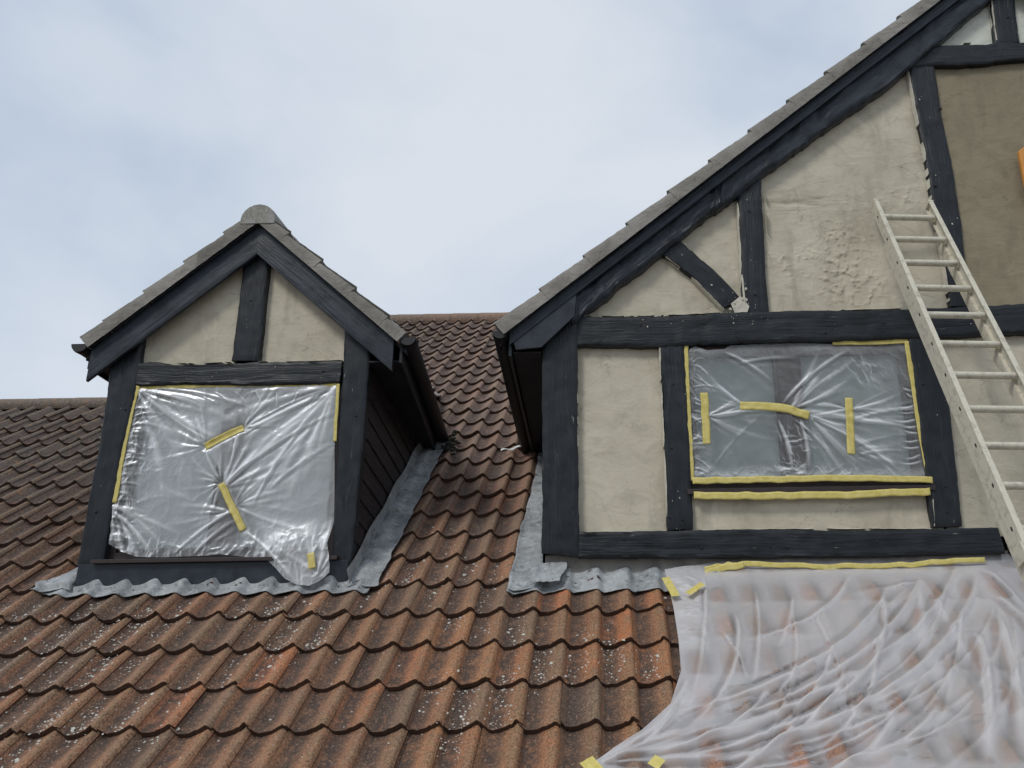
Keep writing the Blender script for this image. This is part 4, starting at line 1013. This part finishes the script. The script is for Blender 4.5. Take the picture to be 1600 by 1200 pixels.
V = np.stack([X, Z*ct-hh*st, Z*st+hh*ct+up], -1)
mk('film', V.reshape(-1, 3), grid_faces(300, 420), M_film2, rs_, True, attrs={'thick': thick.ravel()})
# its tapes: along the wall foot, at the corner and near the lower hem
w_ = lambda x, y: P(x, y, .33)
tape_strip([w_(1100, 890), w_(1133, 884), w_(1165, 882), w_(1230, 884), w_(1300, 886), w_(1400, 884), w_(1460, 879), w_(1534, 875)], .036, rs_, const(.285), wob=.008)
tape_strip([w_(1100, 897), w_(1130, 889), w_(1160, 882)], .045, rs_, const(.278), wob=.008)
def roof_tape(a, b, wd, off):
    pa, pb = PR(*a, off), PR(*b, off); n = 12; V = []; d = (pb-pa)/np.linalg.norm(pb-pa); nn = np.array([-d[1], d[0]])
    for i in range(n):
        for j in range(4):
            p = pa+(pb-pa)*i/(n-1)+nn*(j/3-.5)*wd; h = off+.006*vn(i*.6, j*.8+a[0]); V.append((p[0], p[1]*ct-h*st, p[1]*st+h*ct))
    return mk('masking_tape', V, grid_faces(n, 4), M_tape, rs_, True)
roof_tape((1040, 903), (1056, 932), .055, .045); roof_tape((1075, 928), (1098, 912), .045, .055); roof_tape((1020, 1198), (1032, 1184), .06, .06); roof_tape((915, 1204), (935, 1192), .10, .05)

# ================================================================== orange board at the right edge
ob = empty('orange_board', (float(P(1590, 270, .30)[0]), .30, float(P(1590, 290, .30)[1])))
tag(ob, 'flat orange board with a chamfered corner against the brown render at the right edge', 'board')
pp = [P(*a, .29) for a in ((1588, 240), (1600, 231), (1660, 224), (1672, 300), (1610, 322), (1599, 296))]
ox, oy, oz = ob.location
o = prism('board', [(p[0]-ox, p[1]-oz) for p in pp], .25-oy, .285-oy, M_orange, ob)
md = o.modifiers.new('bevel', 'BEVEL'); md.width = .006; md.segments = 3
box('handle', (pp[2][0]-.05-ox, .20-oy, pp[3][1]+.10-oz), (pp[2][0]-.02-ox, .25-oy, pp[3][1]+.25-oz), M_orange, ob, .01)

# ================================================================== scrap of lead, moss and crumbs on the tiles
a = PR(783, 706); Xg, tg = np.meshgrid(np.linspace(0, 1, 26), np.linspace(0, 1, 5), indexing='ij')
Xs = a[0]+.21*Xg; ss = a[1]-.03+.035*tg+.02*Xg
hh = .02+.03*(Xg)+.010*np.sin(Xg*9+tg)
V = np.stack([Xs, ss*ct-hh*st, ss*st+hh*ct], -1).reshape(-1, 3)
o = mk('lead_scrap', V, grid_faces(26, 5), simple('bright_scrap', (.62, .63, .60), .45, .2), None, True); sm = o.modifiers.new('thickness', 'SOLIDIFY'); sm.thickness = .003
tag(o, 'bent pale strip of metal lying on the tiles beside the gable eaves', 'scrap')
V, F = [], []; rr_ = np.random.default_rng(5)
def chip(V, F, X, s, h, r, fl, rg):
    n = 6; b0 = len(V); ph = rg.uniform(0, 6.28)
    for lay, (kk, zz_) in enumerate(((1, 0), (.75, fl*r))):
        for i in range(n):
            a = ph+2*math.pi*i/n; q_ = r*kk*rg.uniform(.6, 1.25); X1, s1, h1 = X+q_*math.cos(a)*1.2, s+q_*math.sin(a), h+zz_
            V.append((X1, s1*ct-h1*st, s1*st+h1*ct))
    for i in range(n): F.append((b0+i, b0+(i+1) % n, b0+n+(i+1) % n, b0+n+i))
    F.append(tuple(b0+n+i for i in range(n)))
cnt = 0
while cnt < 4200:
    X_ = rr_.uniform(-4.6, 1.2); s_ = rr_.uniform(-1.6, 1.2)
    dens = np.clip((fbm(X_*1.6+3, s_*2.2, 4)-.44)*4, .04, 1)*np.clip(1.1-(s_+.3)*.8, .1, 1)
    if rr_.random() > dens: continue
    if s_ > .25 and (X_ < -1.5 or X_ > -.62): continue
    if X_ > .55-.5*(s_ < -.75)-.7*(s_ < -1.0): continue
    u = (X_-X0)/TW; hp = float(prof(u)); 
    if hp > -.012 and rr_.random() < .7: continue
    fr = s_/TG-math.floor(s_/TG); h_ = hp-TILT*TG*fr+.0015; r_ = float(np.clip(rr_.lognormal(-5.55, .42), .0018, .014))
    chip(V, F, X_, s_, h_, r_, .35, rr_); cnt += 1
tag(mk('plaster_crumbs', V, F, M_crumb), 'scattered pale crumbs of plaster lying on the lower orange tiles', 'debris', kind='stuff')
V, F = [], []
for k in range(80):
    X_ = -1.45+rr_.normal(0, .03); s_ = 2.66+rr_.normal(0, .12)
    chip(V, F, X_, s_, float(prof((X_-X0)/TW))*.7+.004+abs(rr_.normal(0, .012)), rr_.uniform(.008, .026), .6, rr_)
tag(mk('moss', V, F, M_moss), 'clump of dark moss and dead leaves in the tile gully beside the dormer cheek', 'moss', kind='stuff')
